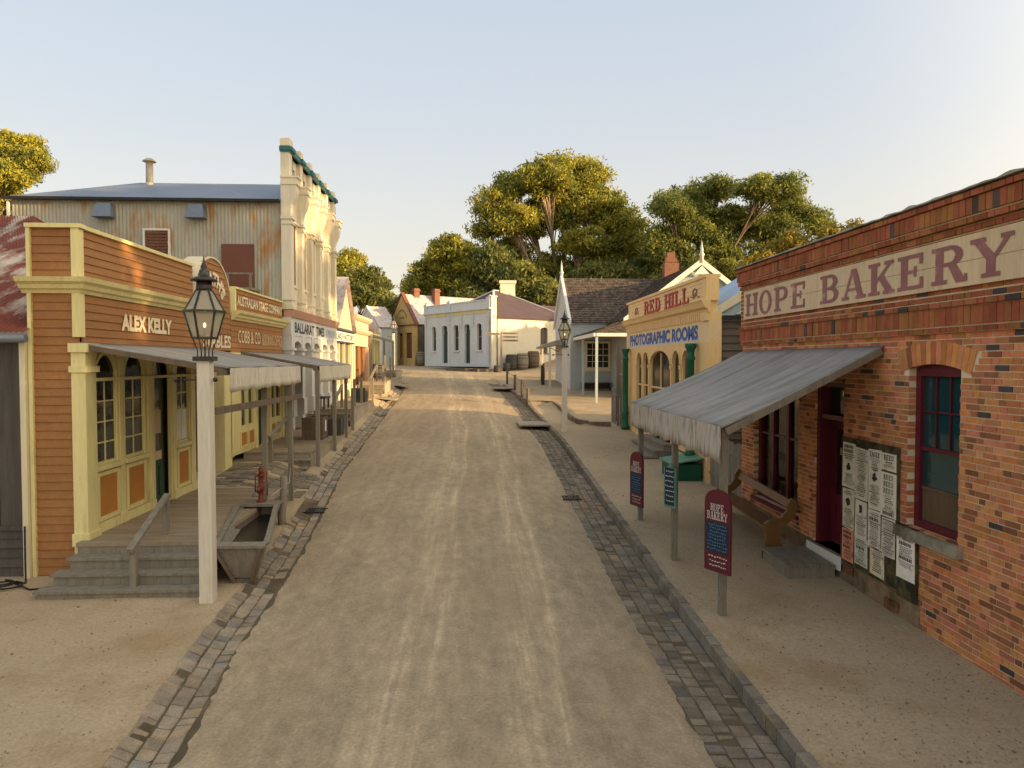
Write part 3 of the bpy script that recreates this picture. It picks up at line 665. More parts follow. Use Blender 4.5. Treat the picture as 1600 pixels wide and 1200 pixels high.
f = MB(RB); f.col = (1, 1, 1); f.box(a - .06, b + .1, .072, .10, .26, .475); f.build('whitewashed_edge', M['white'], bk)

# poster board
pb = thing('poster_board', 'mossy board pasted with old printed bills between bakery door and window', 'notice board', (5.85, 10.2, .4))
f = MB(RB); f.box(-10.97, -9.47, .012, .045, .42, 2.40); f.box(-9.47, -9.03, .012, .044, .36, 1.36); f.build('board', M['board_green'], pb)
def poster(u0, v0, w_, h_, tint, lines, lab=None, seed=0, d=.046):
    rr = random.Random(seed); p = MB(RB); p.col = tint
    j = [rr.uniform(-.012, .012) for _ in range(8)]
    p.prism([(u0 + j[0], v0 + j[1]), (u0 + w_ + j[2], v0 + j[3]), (u0 + w_ + j[4], v0 + h_ + j[5]), (u0 + j[6], v0 + h_ + j[7])], d, d + .004 + .0008 * (seed % 4))
    o = p.build('poster', M['paper'], pb, lab); dd = d + .009; z = v0 + h_ - .03; q = MB(RB)
    for it in lines:
        if it == 'bar':
            x = u0 + w_ * .14
            while x < u0 + w_ * .82: l2 = rr.uniform(.02, .035); q.poly([(x, dd, z - .05), (x + l2, dd, z - .05 + rr.uniform(0, .01)), (x + l2 * .8, dd, z), (x, dd, z)]); x += l2 + .012
            z -= .07
        elif isinstance(it, str) and it != 'pic':
            hh = .075 if len(it) < 6 else .05; ww = min(w_ * .8, len(it) * hh * .8)
            slab_text(it, RB, u0 + (w_ - ww) / 2, z - hh, ww, hh, dd, M['print'], o, gap=.15, th=.001); z -= hh + .022
        elif it == 'pic':
            c0 = u0 + w_ / 2; k1, k2 = rr.uniform(0, 6), rr.choice([2, 3, 5]); q.poly([(c0 + (.035 + .03 * rr.random()) * math.cos(a_) * (1 + .3 * math.sin(k2 * a_ + k1)), dd, z - .09 + (.05 + .03 * rr.random()) * math.sin(a_)) for a_ in np.linspace(0, 6.0, 18)]); z -= .2
        else:
            for _ in range(it):
                if z < v0 + .03: break
                hh = rr.choice([.006, .008, .014]); ww = rr.uniform(.35, .82) * w_; x = u0 + (w_ - ww) / 2
                while x < u0 + (w_ + ww) / 2:
                    l2 = rr.uniform(.012, .045); q.poly([(x, dd, z - hh), (x + l2, dd, z - hh), (x + l2, dd, z), (x, dd, z)]); x += l2 + .009
                z -= hh + .014
    if q.f: q.build('small_print', M['print'], o)
C0 = (1, 1, .98)
poster(-10.93, 1.62, .36, .70, C0, ['bar', 'bar', 4, 'pic', 12], seed=1); poster(-10.92, .98, .34, .62, (.95, .93, .86), [3, 'pic', 14], seed=2)
poster(-10.55, 1.50, .34, .78, (.92, .9, .84), [30], seed=3); poster(-10.55, .92, .33, .56, C0, ['pic', 18], seed=4)
poster(-10.19, 1.42, .32, .88, (1.02, 1, .95), ['EAGLE', 8, 'pic', 14], seed=5); poster(-10.19, .84, .33, .57, C0, [3, 'bar', 16], seed=6)
poster(-9.86, 1.40, .36, .62, (1.1, 1.08, 1.02), ['BEES', 'BEES', 'BEES', 10, 'bar', 6], 'large bill headed BEES', seed=7)
poster(-9.86, 2.04, .36, .26, (1, .97, .9), ['BEES', 4], seed=8); poster(-9.84, .82, .34, .56, (.9, .88, .86), [22], seed=9)
poster(-10.92, .47, .33, .50, (.95, .42, .30), ['bar', 'bar', 4, 'bar', 8], 'salmon red bill', seed=10)
poster(-10.54, .50, .34, .42, (.86, .92, .88), [4, 'bar', 12], 'pale blue bill', seed=11); poster(-10.12, .47, .36, .42, (.98, .93, .78), [14], seed=12)
poster(-9.46, .62, .40, .62, (1.2, 1.2, 1.22), ["W. MASON'S", 'bar', 6, 'bar', 4], 'bright white bill pasted lower than the rest', seed=13)

# bakery awning
aw = thing('canvas_awning', 'grey canvas awning with stained valance over the brick bakery shopfront', 'awning', (3.4, 12, .2))
def canopy(name, yf0, yf1, yw0, yw1, xf, xw, zf, zw, m, parent, sag=.05, th=.035, n=10, ny=30):
    mb = MB(); mb.sm = True; top = []
    for i in range(n + 1):
        t = i / n; x = xw + (xf - xw) * t; z = zw + (zf - zw) * t - sag * math.sin(math.pi * t)
        row = []
        for j in range(ny + 1):
            s_ = j / ny; y0, y1 = yw0 + (yf0 - yw0) * t, yw1 + (yf1 - yw1) * t; y = y0 + (y1 - y0) * s_
            rip = .012 * math.sin(s_ * ny * .9) * t
            row.append((x, y, z + rip))
        top.append(row)
    A = [[mb.P(p) for p in r] for r in top]; B = [[mb.P((p[0], p[1], p[2] - th)) for p in r] for r in top]
    for i in range(n):
        for j in range(ny):
            mb.face([A[i][j], A[i][j + 1], A[i + 1][j + 1], A[i + 1][j]]); mb.face([B[i][j], B[i + 1][j], B[i + 1][j + 1], B[i][j + 1]])
        mb.face([A[i][0], A[i + 1][0], B[i + 1][0], B[i][0]]); mb.face([A[i][ny], B[i][ny], B[i + 1][ny], A[i + 1][ny]])
    for j in range(ny): mb.face([A[0][j], B[0][j], B[0][j + 1], A[0][j + 1]]); mb.face([A[n][j], A[n][j + 1], B[n][j + 1], B[n][j]])
    return mb.build(name, m, parent)
def valance(x, y0, y1, z, drop, m, parent, wave=.03, scal=.02, seed=0, th=.012):
    rr = random.Random(seed); mb = MB(); mb.sm = True; n = int((y1 - y0) / .06); ph = rr.random() * 6; pts = []
    for k in range(n + 1):
        y = y0 + (y1 - y0) * k / n; wv = math.sin(y * 5.5 + ph) * .6 + math.sin(y * 13 + ph * 2) * .4
        zb = z - drop + scal * math.sin(y * 9 + ph) + rr.uniform(-.006, .006)
        row = []
        for r_ in range(5):
            t = r_ / 4; row.append((x + wave * wv * t, y, z + (zb - z) * t))
        pts.append(row)
    A = [[mb.P(p) for p in r] for r in pts]; B = [[mb.P((p[0] + th, p[1], p[2])) for p in r] for r in pts]
    for k in range(n):
        for r_ in range(4):
            mb.face([A[k][r_], A[k + 1][r_], A[k + 1][r_ + 1], A[k][r_ + 1]]); mb.face([B[k][r_], B[k][r_ + 1], B[k + 1][r_ + 1], B[k + 1][r_]])
        mb.face([A[k][4], A[k + 1][4], B[k + 1][4], B[k][4]])
    for e in (0, n):
        for r_ in range(4): mb.face([A[e][r_], A[e][r_ + 1], B[e][r_ + 1], B[e][r_]])
    return mb.build('valance', m, parent)
canopy('canopy', 9.42, 14.95, 9.93, 15.25, 3.35, 5.93, 2.72, 3.84, M['canvas'], aw, .04)
v_ = valance(3.33, 9.42, 14.95, 2.71, .48, M['valance'], aw, .03, .02, 4)
mb = MB(); mb.beam((3.42, 9.5, 2.62), (3.42, 14.9, 2.62), .07, .1); mb.beam((3.42, 9.46, 2.64), (5.85, 9.93, 3.74), .05, .1); mb.beam((3.42, 14.9, 2.64), (5.85, 15.2, 3.74), .05, .1)
for y in (11.3, 13.1): mb.beam((3.42, y, 2.64), (5.85, y + .2, 3.74), .05, .09)
mb.build('timber_frame', M['grey_wood'], aw)
for y in (9.58, 11.94, 14.42):
    mb = MB(); z = H(3.44, y) - .15; mb.box(3.39, 3.485, y - .048, y + .048, z, 2.57); mb.build('post', M['grey_wood'], aw)

def menu_sign(y, z0, z1, x, w_, label, m_back, m_panel, lines, arch=True, angle=24, name='menu_sign'):
    a = R(angle); fr = Fr((x, y - .06, 0), (math.cos(a), -math.sin(a), 0), (-math.sin(a), -math.cos(a), 0))
    t = thing(name, label, 'sign', (x, y - .06, z0)); h = w_ / 2; mb = MB(fr)
    pts = [(-h, z0), (h, z0)]
    if arch: pts += [(h * math.cos(q), z1 - h * .8 + h * .8 * math.sin(q)) for q in np.linspace(0, math.pi, 11)]
    else: pts += [(h, z1 - .08), (h * .5, z1 - .07), (0, z1), (-h * .5, z1 - .07), (-h, z1 - .08)]
    mb.prism(pts, 0, .035); b_ = mb.build('board', m_back, t)
    mb = MB(fr); pz0, pz1 = z0 + (z1 - z0) * (.24 if arch else .06), z0 + (z1 - z0) * (.60 if arch else .9)
    mb.prism([(-h + .03, pz0), (h - .03, pz0), (h - .03, pz1), (-h + .03, pz1)], .036, .040); p_ = mb.build('chalk_panel', m_panel, t)
    return t, fr, b_, p_, h, pz0, pz1
M['chalkblue'] = mat('blue_black_panel', (.018, .035, .06), .7, .1, 4); M['chalk'] = mat('blue_chalk_lettering', (.10, .18, .30), .9, .2, 20); M['chalkw'] = mat('white_sign_lettering', (.6, .55, .48), .8, .1, 10)
def scribble(fr, h, z0, z1, n, m, parent, seed, d=.044):
    rr = random.Random(seed); q = MB(fr)
    for k in range(n):
        z = z1 - (z1 - z0) * (k + .7) / (n + .6); x = -h * rr.uniform(.5, .75)
        while x < h * .7:
            l2 = rr.uniform(.015, .04); dz = rr.uniform(-.006, .006); q.poly([(x, d, z + dz - .012), (x + l2, d, z + dz - .007), (x + l2, d, z + dz + .008), (x, d, z + dz + .006)]); x += l2 + .014
    q.build('chalk_writing', m, parent)
for (y, z0, z1, lab) in ((9.58, .70, 1.84, 'arched maroon bakery menu board on the nearest awning post'), (14.42, .62, 1.74, 'arched maroon bakery menu board on the awning post farthest up the street')):
    t, fr, b_, p_, h, a_, c_ = menu_sign(y, z0, z1, 3.36, .46, lab, M['maroon'], M['chalkblue'], 0, True, 62 if y < 10 else 70)
    slab_text('HOPE', fr, -.12, z1 - .30, .24, .10, .037, M['chalkw'], b_, gap=.12, th=.002); slab_text('BAKERY', fr, -.18, z1 - .42, .36, .11, .037, M['chalkw'], b_, gap=.12, th=.002)
    scribble(fr, h, a_, c_, 8, M['chalk'], p_, int(y)); scribble(fr, h, z0 + .03, a_ - .02, 3, M['chalkw'], b_, 5, .038)
t, fr, b_, p_, h, a_, c_ = menu_sign(11.94, 1.10, 1.86, 3.36, .30, 'small blue-green chalk board with pale frame on the middle awning post', M['lightgreen'], M['chalkblue'], 0, False, 66)
scribble(fr, h, a_, c_, 7, M['chalkw'], p_, 3)

# bench
bn = thing('timber_bench', 'varnished wooden bench with curved ends under the bakery window', 'bench', (5.45, 13.5, .3))
def bench_end(y0, zb):
    pr = [(.0, 0), (.36, 0), (.33, .12), (.27, .30), (.33, .44), (.44, .52), (.55, .62), (.60, .80), (.56, .93), (.49, .95), (.43, .86), (.40, .72), (.30, .60), (.08, .56), (.0, .50), (.04, .30)]
    mb = MB(); a = [mb.P((5.16 + p, y0, zb + q)) for p, q in pr]; b = [mb.P((5.16 + p, y0 + .06, zb + q)) for p, q in pr]; n = len(pr)
    mb.face(a[::-1]); mb.face(b)
    for k in range(n): mb.face([a[k], a[(k + 1) % n], b[(k + 1) % n], b[k]])
    mb.build('bench_end', M['bench_wood'], bn)
bench_end(12.28, .20); bench_end(14.85, .34)
mb = MB(); mb.hexa([(5.17, 12.34, .62), (5.55, 12.34, .60), (5.55, 14.85, .74), (5.17, 14.85, .76), (5.17, 12.34, .655), (5.55, 12.34, .635), (5.55, 14.85, .775), (5.17, 14.85, .795)]); mb.build('seat', M['bench_wood'], bn)
mb = MB(); mb.hexa([(5.62, 12.34, .96), (5.66, 12.34, .96), (5.66, 14.85, 1.10), (5.62, 14.85, 1.10), (5.68, 12.34, 1.09), (5.72, 12.34, 1.09), (5.72, 14.85, 1.23), (5.68, 14.85, 1.23)]); mb.build('backrest_rail', M['bench_wood'], bn)
# ramp at the door
rp = thing('entry_ramp', 'low grey slatted timber step in front of the bakery door', 'ramp', (5.4, 11.4, .15))
mb = MB()
for k in range(13):
    x = 4.98 + k * .062; mb.col = (ru(.85, 1.1),) * 3; mb.hexa([(x, 10.98, .30), (x + .05, 10.98, .30), (x + .05, 12.02, .33), (x, 12.02, .33), (x, 10.98, .335), (x + .05, 10.98, .335), (x + .05, 12.02, .365), (x, 12.02, .365)])
mb.build('slats', M['grey_wood'], rp)
mb = MB(); mb.box(5.0, 5.78, 11.0, 11.05, .05, .30); mb.box(5.0, 5.05, 11.06, 12.0, .05, .30); mb.box(5.0, 5.78, 11.96, 12.01, .05, .30); mb.build('frame', M['grey_wood'], rp)

# ------------------------------------------------------------------ ALEX KELLY shop, stable gateway and stage office (left)
LF = left_frame(-6.27)
CORN = [(0, 4.67), (.06, 4.67), (.09, 4.72), (.14, 4.74), (.17, 4.80), (.24, 4.84), (.27, 4.91), (0, 4.91)]
def panelled(fr, u0, u1, v0, v1, par, base='yellow_trim', pm='orange_panel', t=.07):
    f = MB(fr); f.box(u0, u0 + t, .03, .06, v0, v1); f.box(u1 - t, u1, .03, .06, v0, v1); f.box(u0 + t, u1 - t, .03, .058, v0, v0 + t); f.box(u0 + t, u1 - t, .03, .058, v1 - t, v1)
    o = f.build('panel_frame', M[base], par); g_ = MB(fr); g_.box(u0 + t, u1 - t, .03, .036, v0 + t, v1 - t); g_.build('panel', M[pm], o)
ak = thing('weatherboard_shop', 'brown weatherboard shop front with pale yellow windows and ALEX KELLY lettering', 'building', (-6.6, 14, .7))
w_ = MB(LF)                                             # upper boards, street side
w_.boards(11.74, 16.26, 4.91, 5.70, .01, .135, .022, jit=.04); w_.boards(11.74, 16.26, 3.86, 4.67, .01, .135, .022, jit=.04); w_.box(11.7, 16.26, -.7, .0, 3.86, 5.72); w_.box(11.9, 16.26, -.9, -.6, .7, 3.86); w_.box(11.9, 12.0, -.6, -.03, .7, 3.86); w_.box(16.18, 16.26, -.6, -.03, .7, 3.86)
w_.fr = Fr((0, 11.68, 0), (1, 0, 0), (0, -1, 0)); w_.boards(-6.97, -6.27, -.1, 4.67, .01, .135, .022, jit=.04); w_.boards(-6.97, -6.27, 4.91, 5.70, .01, .135, .022, jit=.04); w_.box(-6.97, -6.27, -.2, 0, -.2, 5.71)
w_.build('weatherboards', M['brown_sid'], ak)
f = MB(LF)
f.runm(CORN, 11.68, 16.26, -1, 0); f.box(11.66, 16.26, -.72, .07, 5.70, 5.76)
f.box(11.66, 11.78, -.004, .045, 4.91, 5.70); f.box(11.66, 11.78, -.004, .045, 3.98, 4.67)
f.fr = Fr((0, 11.68, 0), (1, 0, 0), (0, -1, 0)); f.runm(CORN, -7.10, -6.27, 0, 1); f.box(-6.34, -6.22, .0195, .06, 3.98, 4.67); f.box(-6.34, -6.22, .0195, .06, 4.91, 5.7)
f.box(-7.02, -6.96, -.02, .07, -.1, 4.67); f.box(-7.02, -6.96, -.02, .07, 4.91, 5.7); f.box(-7.03, -6.18, -.1, .09, 5.7, 5.765)
f.build('cornice', M['yellow_trim'], ak)
f = MB(LF)                                              # ground floor frame
openings = [(12.06, 12.76), (13.04, 13.80), (14.22, 14.95), (15.26, 15.90)]
ZF = .74; SP = 3.32; f.wall(11.95, 16.2, ZF, 3.4, -.02, .022, [(a, b, (ZF + .02 if k == 2 else 1.86), 3.5) for k, (a, b) in enumerate(openings)])
for (a, b) in openings: f.arch_fill(a, b, SP, 3.87, -.02, .022, (b - a) / 2 * 1.12); 
us = [11.95] + [x for o in openings for x in o] + [16.2]
for k in range(0, len(us), 2): f.box(us[k], us[k + 1], -.021, .021, 3.4, 3.87)
for (a, b) in openings:
    f.arch_ring(a, b, SP, (b - a) / 2 * 1.12, .06, .022, .05, 10); f.box(a - .05, a, .022, .045, 1.86 if a != 14.22 else ZF, SP); f.box(b, b + .05, .022, .045, 1.86 if a != 14.22 else ZF, SP)
f.box(11.95, 16.25, .03, .11, SP - .05, SP + .0)                # string course
for c_, w2 in ((12.90, .08), (14.01, .09), (15.105, .07), (16.08, .12)):
    f.box(c_ - w2, c_ + w2, .022, .065, ZF, 3.62); f.box(c_ - w2 - .03, c_ + w2 + .03, .022, .10, 3.62, 3.74); f.box(c_ - w2 - .02, c_ + w2 + .02, .022, .09, ZF, ZF + .2)
f.box(11.62, 11.94, -.1, .12, -.05, 3.55); f.box(11.58, 11.98, -.12, .16, 3.42, 3.52); f.box(11.57, 11.99, -.12, .17, 3.74, 3.88); f.box(11.62, 11.94, -.1, .12, 3.55, 3.74); f.box(11.59, 11.97, -.12, .15, ZF - .1, ZF + .1)
for a, b in (openings[0], openings[1], openings[3]): f.box(a - .09, b + .09, .03, .12, 1.78, 1.86)
f.box(11.95, 14.18, .03, .08, ZF, ZF + .16); f.box(15.02, 16.2, .03, .08, ZF, ZF + .16)
f.build('shopfront_frame', M['yellow_trim'], ak)
for a, b in ((12.05, 12.80), (13.05, 13.82), (15.24, 15.9)): panelled(LF, a, b, .92, 1.74, ak)
for k, (a, b) in enumerate(openings):
    if k == 2: continue
    f = MB(LF); g_ = MB(LF)
    f.box(a, a + .03, -.03, .016, 1.86, SP + .1); f.box(b - .03, b, -.03, .016, 1.86, SP + .1); f.box(a + .03, b - .03, -.03, .018, SP - .06, SP - .0); f.box(a + .03, b - .03, -.03, .018, 1.86, 1.91)
    f.box((a + b) / 2 - .012, (a + b) / 2 + .012, -.01, .012, 1.91, SP - .06)
    for r_ in range(1, 4): z = 1.88 + (SP - 1.93) * r_ / 4; f.box(a + .03, b - .03, -.012, .01, z - .012, z + .012)
    o = f.build('window', M['yellow_trim'], ak)
    g_.poly([(a, -.004, 1.88), (b, -.004, 1.88), (b, -.004, SP), (a, -.004, SP)]); g_.disc(a, b, SP, (b - a) / 2 * 1.12, -.004); g_.build('pane', M['glass'], o)
    if k == 3: q = MB(LF); q.box(a + .04, b - .04, -.003, .002, 1.92, 2.56); q.build('blind', M['white'], o)
f = MB(LF); f.box(14.28, 14.92, -.12, -.08, ZF + .02, 3.27); f.box(14.36, 14.56, -.08, -.065, .9, 1.5); f.box(14.64, 14.84, -.08, -.065, .9, 1.5); o = f.build('door', M['green_door'], ak)
g_ = MB(LF); g_.box(14.38, 14.82, -.079, -.074, 1.65, 3.05); g_.disc(14.25, 14.95, SP, .39, -.08); g_.build('pane', M['glass'], o)
g_ = MB(LF); g_.box(14.42, 14.72, -.068, -.062, 2.15, 2.62); g_.box(14.4, 14.74, -.068, -.060, 1.62, 1.80); g_.build('notice', M['sign_cream'], o)
text('ALEX KELLY', LF, 12.98, 4.14, 2.1, .30, .036, M['letter_cream'], ak, bold=.055)
# shed beside it
sh = thing('timber_shed', 'dark board shed with rusted iron roof at the left edge', 'shed', (-9, 13, .1))
SF = Fr((0, 11.70, 0), (1, 0, 0), (0, -1, 0)); f = MB(SF)
x = -12.0
while x < -7.1:
    f.col = (ru(.8, 1.25),) * 3; wv = .235; f.box(x, x + wv - .008, 0, ru(.02, .03), .95, 3.9); x += wv
f.box(-12, -7.06, -.1, -.01, 0, 3.9); f.build('board_wall', M['dark_wood'], sh)
f = MB(SF); f.boards(-12, -7.12, .0, .92, .01, .15, .03, jit=.15); f.box(-12, -7.1, 0, .06, .9, .97); f.build('lower_boards', M['dark_wood'], sh)
f = MB(); f.corr((-12.5, 11.45, 4.05), (-6.98, 11.45, 4.05), (-6.98, 15.6, 5.98), (-12.5, 15.6, 5.98), .085, .014, 4); f.build('roof', M['rust_iron'], sh)
f = MB(); f.tube([(-12.5, 11.42, 3.95), (-6.93, 11.42, 3.95)], .065, 8); f.build('gutter', M['blue_iron'], sh)
f = MB(); f.box(-7.12, -7.03, 11.55, 11.64, .1, 3.92); f.build('downpipe', M['cream_trim'], sh)
bh = thing('iron_roofed_house', 'house with rusted hipped roof behind the shed', 'house', (-16, 22, .5))
f = MB(); f.corr((-20, 19, 6.45), (-11.0, 19, 6.45), (-12.6, 21.2, 7.75), (-20, 21.2, 7.75), .085, .014, 3); f.corr((-11, 19, 6.45), (-11, 23.4, 6.45), (-12.6, 21.2, 7.75), (-12.6, 21.2, 7.75), .085, .014, 3); f.build('roof', M['rust_iron'], bh)
f = MB(); f.box(-20, -11.4, 19.3, 23, 0, 6.35); f.build('wall', M['pale_wood'], bh)
f = MB(); f.box(-20, -10.95, 18.92, 19.02, 6.28, 6.46); f.build('gutter', M['iron'], bh)
# deck and steps in front of ALEX KELLY
dk = thing('shop_deck', 'grey plank verandah deck with four steps in front of the brown shop', 'deck', (-5.2, 13.5, .2))
f = MB(); y = 11.42
while y < 16.15: f.col = (ru(.85, 1.12),) * 3; f.box(-6.24, -4.2, y, y + .142, .68, .74 + ru(-.002, .003)); y += .15
f.build('deck_boards', M['deck'], dk)
f = MB(); f.box(-4.23, -4.19, 11.45, 16.1, .2, .675); f.box(-6.2, -4.24, 11.46, 11.50, .55, .675); f.build('fascia', M['brown_wood'], dk)
for k in range(4):
    z = .74 - .17 * (k + 1) + .0; y0 = 11.42 - .27 * (k + 1); ex = .09 * k
    f = MB(); 
    if k < 3: f.box(-6.25 - ex, -3.98, y0, y0 + .29, z - .04, z); f.box(-6.2 - ex, -4.0, y0 + .03, y0 + .06, z - .2, z - .045)
    else: continue
    f.build('step', M['grey_wood'], dk)
f = MB(); f.box(-6.22, -4.0, 11.43, 11.455, .57, .675); f.build('riser', M['grey_wood'], dk)
def handrail(name, x, ya, za, yb, zb, label, h=.85):
    t = thing(name, label, 'handrail', (x, ya, za)); f = MB(); f.box(x - .045, x + .045, ya - .045, ya + .045, za, za + h - .1); f.build('post', M['grey_wood'], t)
    f = MB(); f.box(x - .045, x + .045, yb - .045, yb + .045, zb, zb + h - .12); f.build('post', M['grey_wood'], t)
    f = MB(); f.beam((x, ya - .12, za + h - .13), (x, yb + .08, zb + h - .08), .10, .06); f.build('rail', M['grey_wood'], t); return t
handrail('stair_handrail', -5.08, 10.82, .20, 11.95, .74, 'grey timber handrail on the steps of the brown shop nearest the white lamp post', .72)

# gateway over the lane and stage office
gw = thing('gateway_front', 'tall arched weatherboard gateway front lettered HEATHS STABLES over the lane', 'gateway', (-6.3, 17.4, .8))
f = MB(LF); ca, cb = 16.3, 18.68; cm = (ca + cb) / 2; rr_ = (cb - ca) / 2
def lim(v):
    t = (v - 4.95) / 1.12
    if t <= 0: return (ca, cb)
    if t >= 1: return (cm, cm)
    e = rr_ * math.sqrt(1 - t * t) - .03; return (cm - e, cm + e)
f.boards(ca, cb, 3.86, 6.05, .01, .135, .022, lim, jit=.04); f.box(ca, cb, -.35, 0, 3.86, 4.95); f.arch_fill(ca, cb, 4.95, 4.951, 0, .001, .01)
f.prism([(cm + rr_ * math.cos(a), 4.95 + 1.1 * math.sin(a)) for a in np.linspace(0, math.pi, 16)], -.35, 0); f.build('weatherboards', M['brown_sid'], gw)
f = MB(LF)
for a, b in zip(np.linspace(0, math.pi, 19), np.linspace(0, math.pi, 19)[1:]):
    f.prism([(cm + rr_ * math.cos(a), 4.95 + 1.1 * math.sin(a)), (cm + (rr_ + .03) * math.cos(a), 4.95 + 1.14 * math.sin(a)), (cm + (rr_ + .03) * math.cos(b), 4.95 + 1.14 * math.sin(b)), (cm + rr_ * math.cos(b), 4.95 + 1.1 * math.sin(b))], -.42, .05)
f.build('arch_trim', M['cream_trim'], gw)
text("HEATH'S", LF, cm - .85, 4.78, 1.7, .36, .036, M['letter_cream'], gw, bold=.05, arc=(.98, 1.05))
text('STABLES', LF, 16.75, 3.92, 1.9, .32, .036, M['letter_cream'], gw, bold=.03)
so = thing('stage_office', 'brown weatherboard office lettered AUSTRALIAN STAGE COMPANY with ochre panels below', 'building', (-6.6, 21, 1.0))
f = MB(LF); f.boards(19.05, 23.65, 4.91, 5.5, .01, .12, .02, jit=.04); f.boards(18.7, 23.65, 3.8, 4.67, .01, .135, .02, jit=.04); f.box(19.05, 23.65, -.7, 0, 3.8, 5.5); f.box(18.55, 23.65, -.9, -.6, .9, 3.8)
f.fr = Fr((0, 18.02, 0), (1, 0, 0), (0, -1, 0)); f.boards(-9.0, -6.5, .6, 4.3, .01, .135, .02, jit=.04); f.box(-9.0, -6.5, -.5, 0, .6, 4.3); f.build('weatherboards', M['brown_sid'], so)
f = MB(LF); f.run(CORN, 18.8, 23.95); f.box(19.0, 23.68, -.72, .06, 5.5, 5.55); f.box(19.0, 19.1, -.62, .045, 4.91, 5.5); f.fr = Fr((0, 19.0, 0), (1, 0, 0), (0, -1, 0)); f.box(-6.95, -6.22, 0, .03, 4.79, 5.5); f.build('cornice', M['yellow_trim'], so)
f = MB(LF); op = [(19.45, 19.85), (20.05, 20.45), (22.2, 22.65), (22.8, 23.25)]; dr = (20.95, 21.85)
f.wall(18.45, 23.65, 1.12, 3.82, -.02, .03, [(a, b, 1.85, 3.35) for a, b in op] + [(dr[0], dr[1], 1.13, 3.4)])
for c_ in (18.55, 20.65, 22.02, 23.5): f.box(c_ - .1, c_ + .1, .03, .09, 1.12, 3.6)
f.fr = Fr((0, 18.0, 0), (1, 0, 0), (0, -1, 0)); f.box(-6.6, -6.18, -.5, .02, .8, 3.82); f.box(-6.68, -6.60, -.05, .07, .8, 4.1); f.build('shopfront_frame', M['yellow_trim'], so)
f = MB(LF)
for a, b in op: f.poly([(a, -.019, 1.85), (b, -.019, 1.85), (b, -.019, 3.35), (a, -.019, 3.35)])
f.build('pane', M['glass'], so)
f = MB(LF); f.box(dr[0], dr[1], -.15, -.1, 1.13, 3.4); f.build('door', M['green_door'], so)
for a, b in ((19.3, 19.92), (19.98, 20.55), (22.15, 22.70), (22.75, 23.35)): panelled(LF, a, b, 1.25, 1.72, so, t=.06)
text('AUSTRALIAN STAGE COMPANY', LF, 19.2, 5.07, 4.38, .27, .036, M['letter_cream'], so, bold=.025)
text('COBB & CO', LF, 19.25, 4.08, 1.95, .34, .034, M['letter_cream'], so, bold=.0); text('BOOKING OFFICE', LF, 21.4, 4.06, 2.15, .34, .034, M['plum'] if 0 else M['sign_cream'], so, bold=-.008)

# verandah awnings of the left shops
def verandah(x, y0, y1, xw, zf, zw, posts, label, drop, seed, beamz=None, base=None):
    t = thing('shop_awning', label, 'awning', (x, (y0 + y1) / 2, 1)); yn = y0 - .45
    canopy('canopy', y0, y1, yn, y1, x, xw, zf, zw, M['canvas'], t, -.0, .03, 6, 24)
    valance(x + .02, y0 + .1, y1, zf - .02, drop, M['valance_pale'], t, .035, .015, seed)
    f = MB(); f.beam((x - .06, y0 - .2, zf - .09), (x - .06, y1, zf - .09), .07, .1); f.beam((x - .03, y0 - .03, zf - .07), (xw, yn + .03, zw - .06), .05, .08)
    n = 5
    for k in range(1, n + 1): y = y0 + (y1 - y0) * k / n - .05; f.beam((x - .06, y, zf - .07), (xw, y, zw - .07), .05, .08)
    if beamz: f.beam((x, y0 - .55, beamz), (x, y1 + .1, beamz - .03), .09, .11)
    f.build('timber_frame', M['brown_wood'], t)
    for (px, py) in posts:
        f = MB(); f.box(px - .05, px + .05, py - .05, py + .05, (base or H(px, py)) - .1, zf - .14); f.build('post', M['grey_wood'], t)
    return t
verandah(-4.1, 12.05, 16.95, -6.25, 3.50, 3.90, [(-4.28, 11.62), (-4.30, 14.84), (-4.12, 16.2)], 'pale canvas shop awning on grey posts in front of the ALEX KELLY shop', .40, 1, 2.8)
verandah(-4.3, 19.9, 25.1, -6.25, 3.48, 3.86, [(-4.31, 19.88), (-4.32, 22.3), (-4.4, 24.75)], 'pale canvas shop awning sheltering the stage company office', .46, 2)

# ------------------------------------------------------------------ decks and steps further up the left side
def deck(y0, y1, x0, x1, z, label, nst, so_=.0, tread=.3, wst=None, rise=.18):
    t = thing('raised_deck', label, 'deck', ((x0 + x1) / 2, (y0 + y1) / 2, z - .5)); f = MB(); y = y0
    while y < y1 - .05: f.col = (ru(.85, 1.12),) * 3; f.box(x0, x1, y, min(y + .145, y1), z - .05, z); y += .15
    f.build('deck_boards', M['deck'], t)
    f = MB(); f.box(x1 - .05, x1 - .01, y0 + .02, y1, min(H(x1, y0), H(x1, y1)) - .3, z - .055); f.box(x0, x1 - .06, y0 + .02, y0 + .06, z - .5, z - .055); f.build('fascia', M['pale_wood'], t)
    for k in range(nst):
        zz = z - rise * (k + 1); f = MB(); f.box(x0 - .05, wst or x1, y0 - tread * (k + 1), y0 - tread * k + .02, zz - .045, zz); f.box(x0 - .02, (wst or x1) - .03, y0 - tread * (k + 1) + .04, y0 - tread * (k + 1) + .07, zz - .3, zz - .05); f.build('step', M['grey_wood'], t)
    return t
deck(19.6, 25.9, -6.25, -4.42, 1.12, 'grey plank deck with wide steps in front of the stage office', 2)
handrail('stair_handrail', -5.35, 19.0, .78, 20.6, 1.12, 'grey timber handrail on the steps of the stage office deck', .95)
deck(26.9, 33.2, -6.1, -4.6, 1.80, 'higher plank deck in front of the tall white shop', 4, rise=.17, tread=.25)
handrail('stair_handrail', -5.1, 26.0, 1.15, 27.8, 1.80, 'grey timber handrail on the steps below the tall white shop', .95)
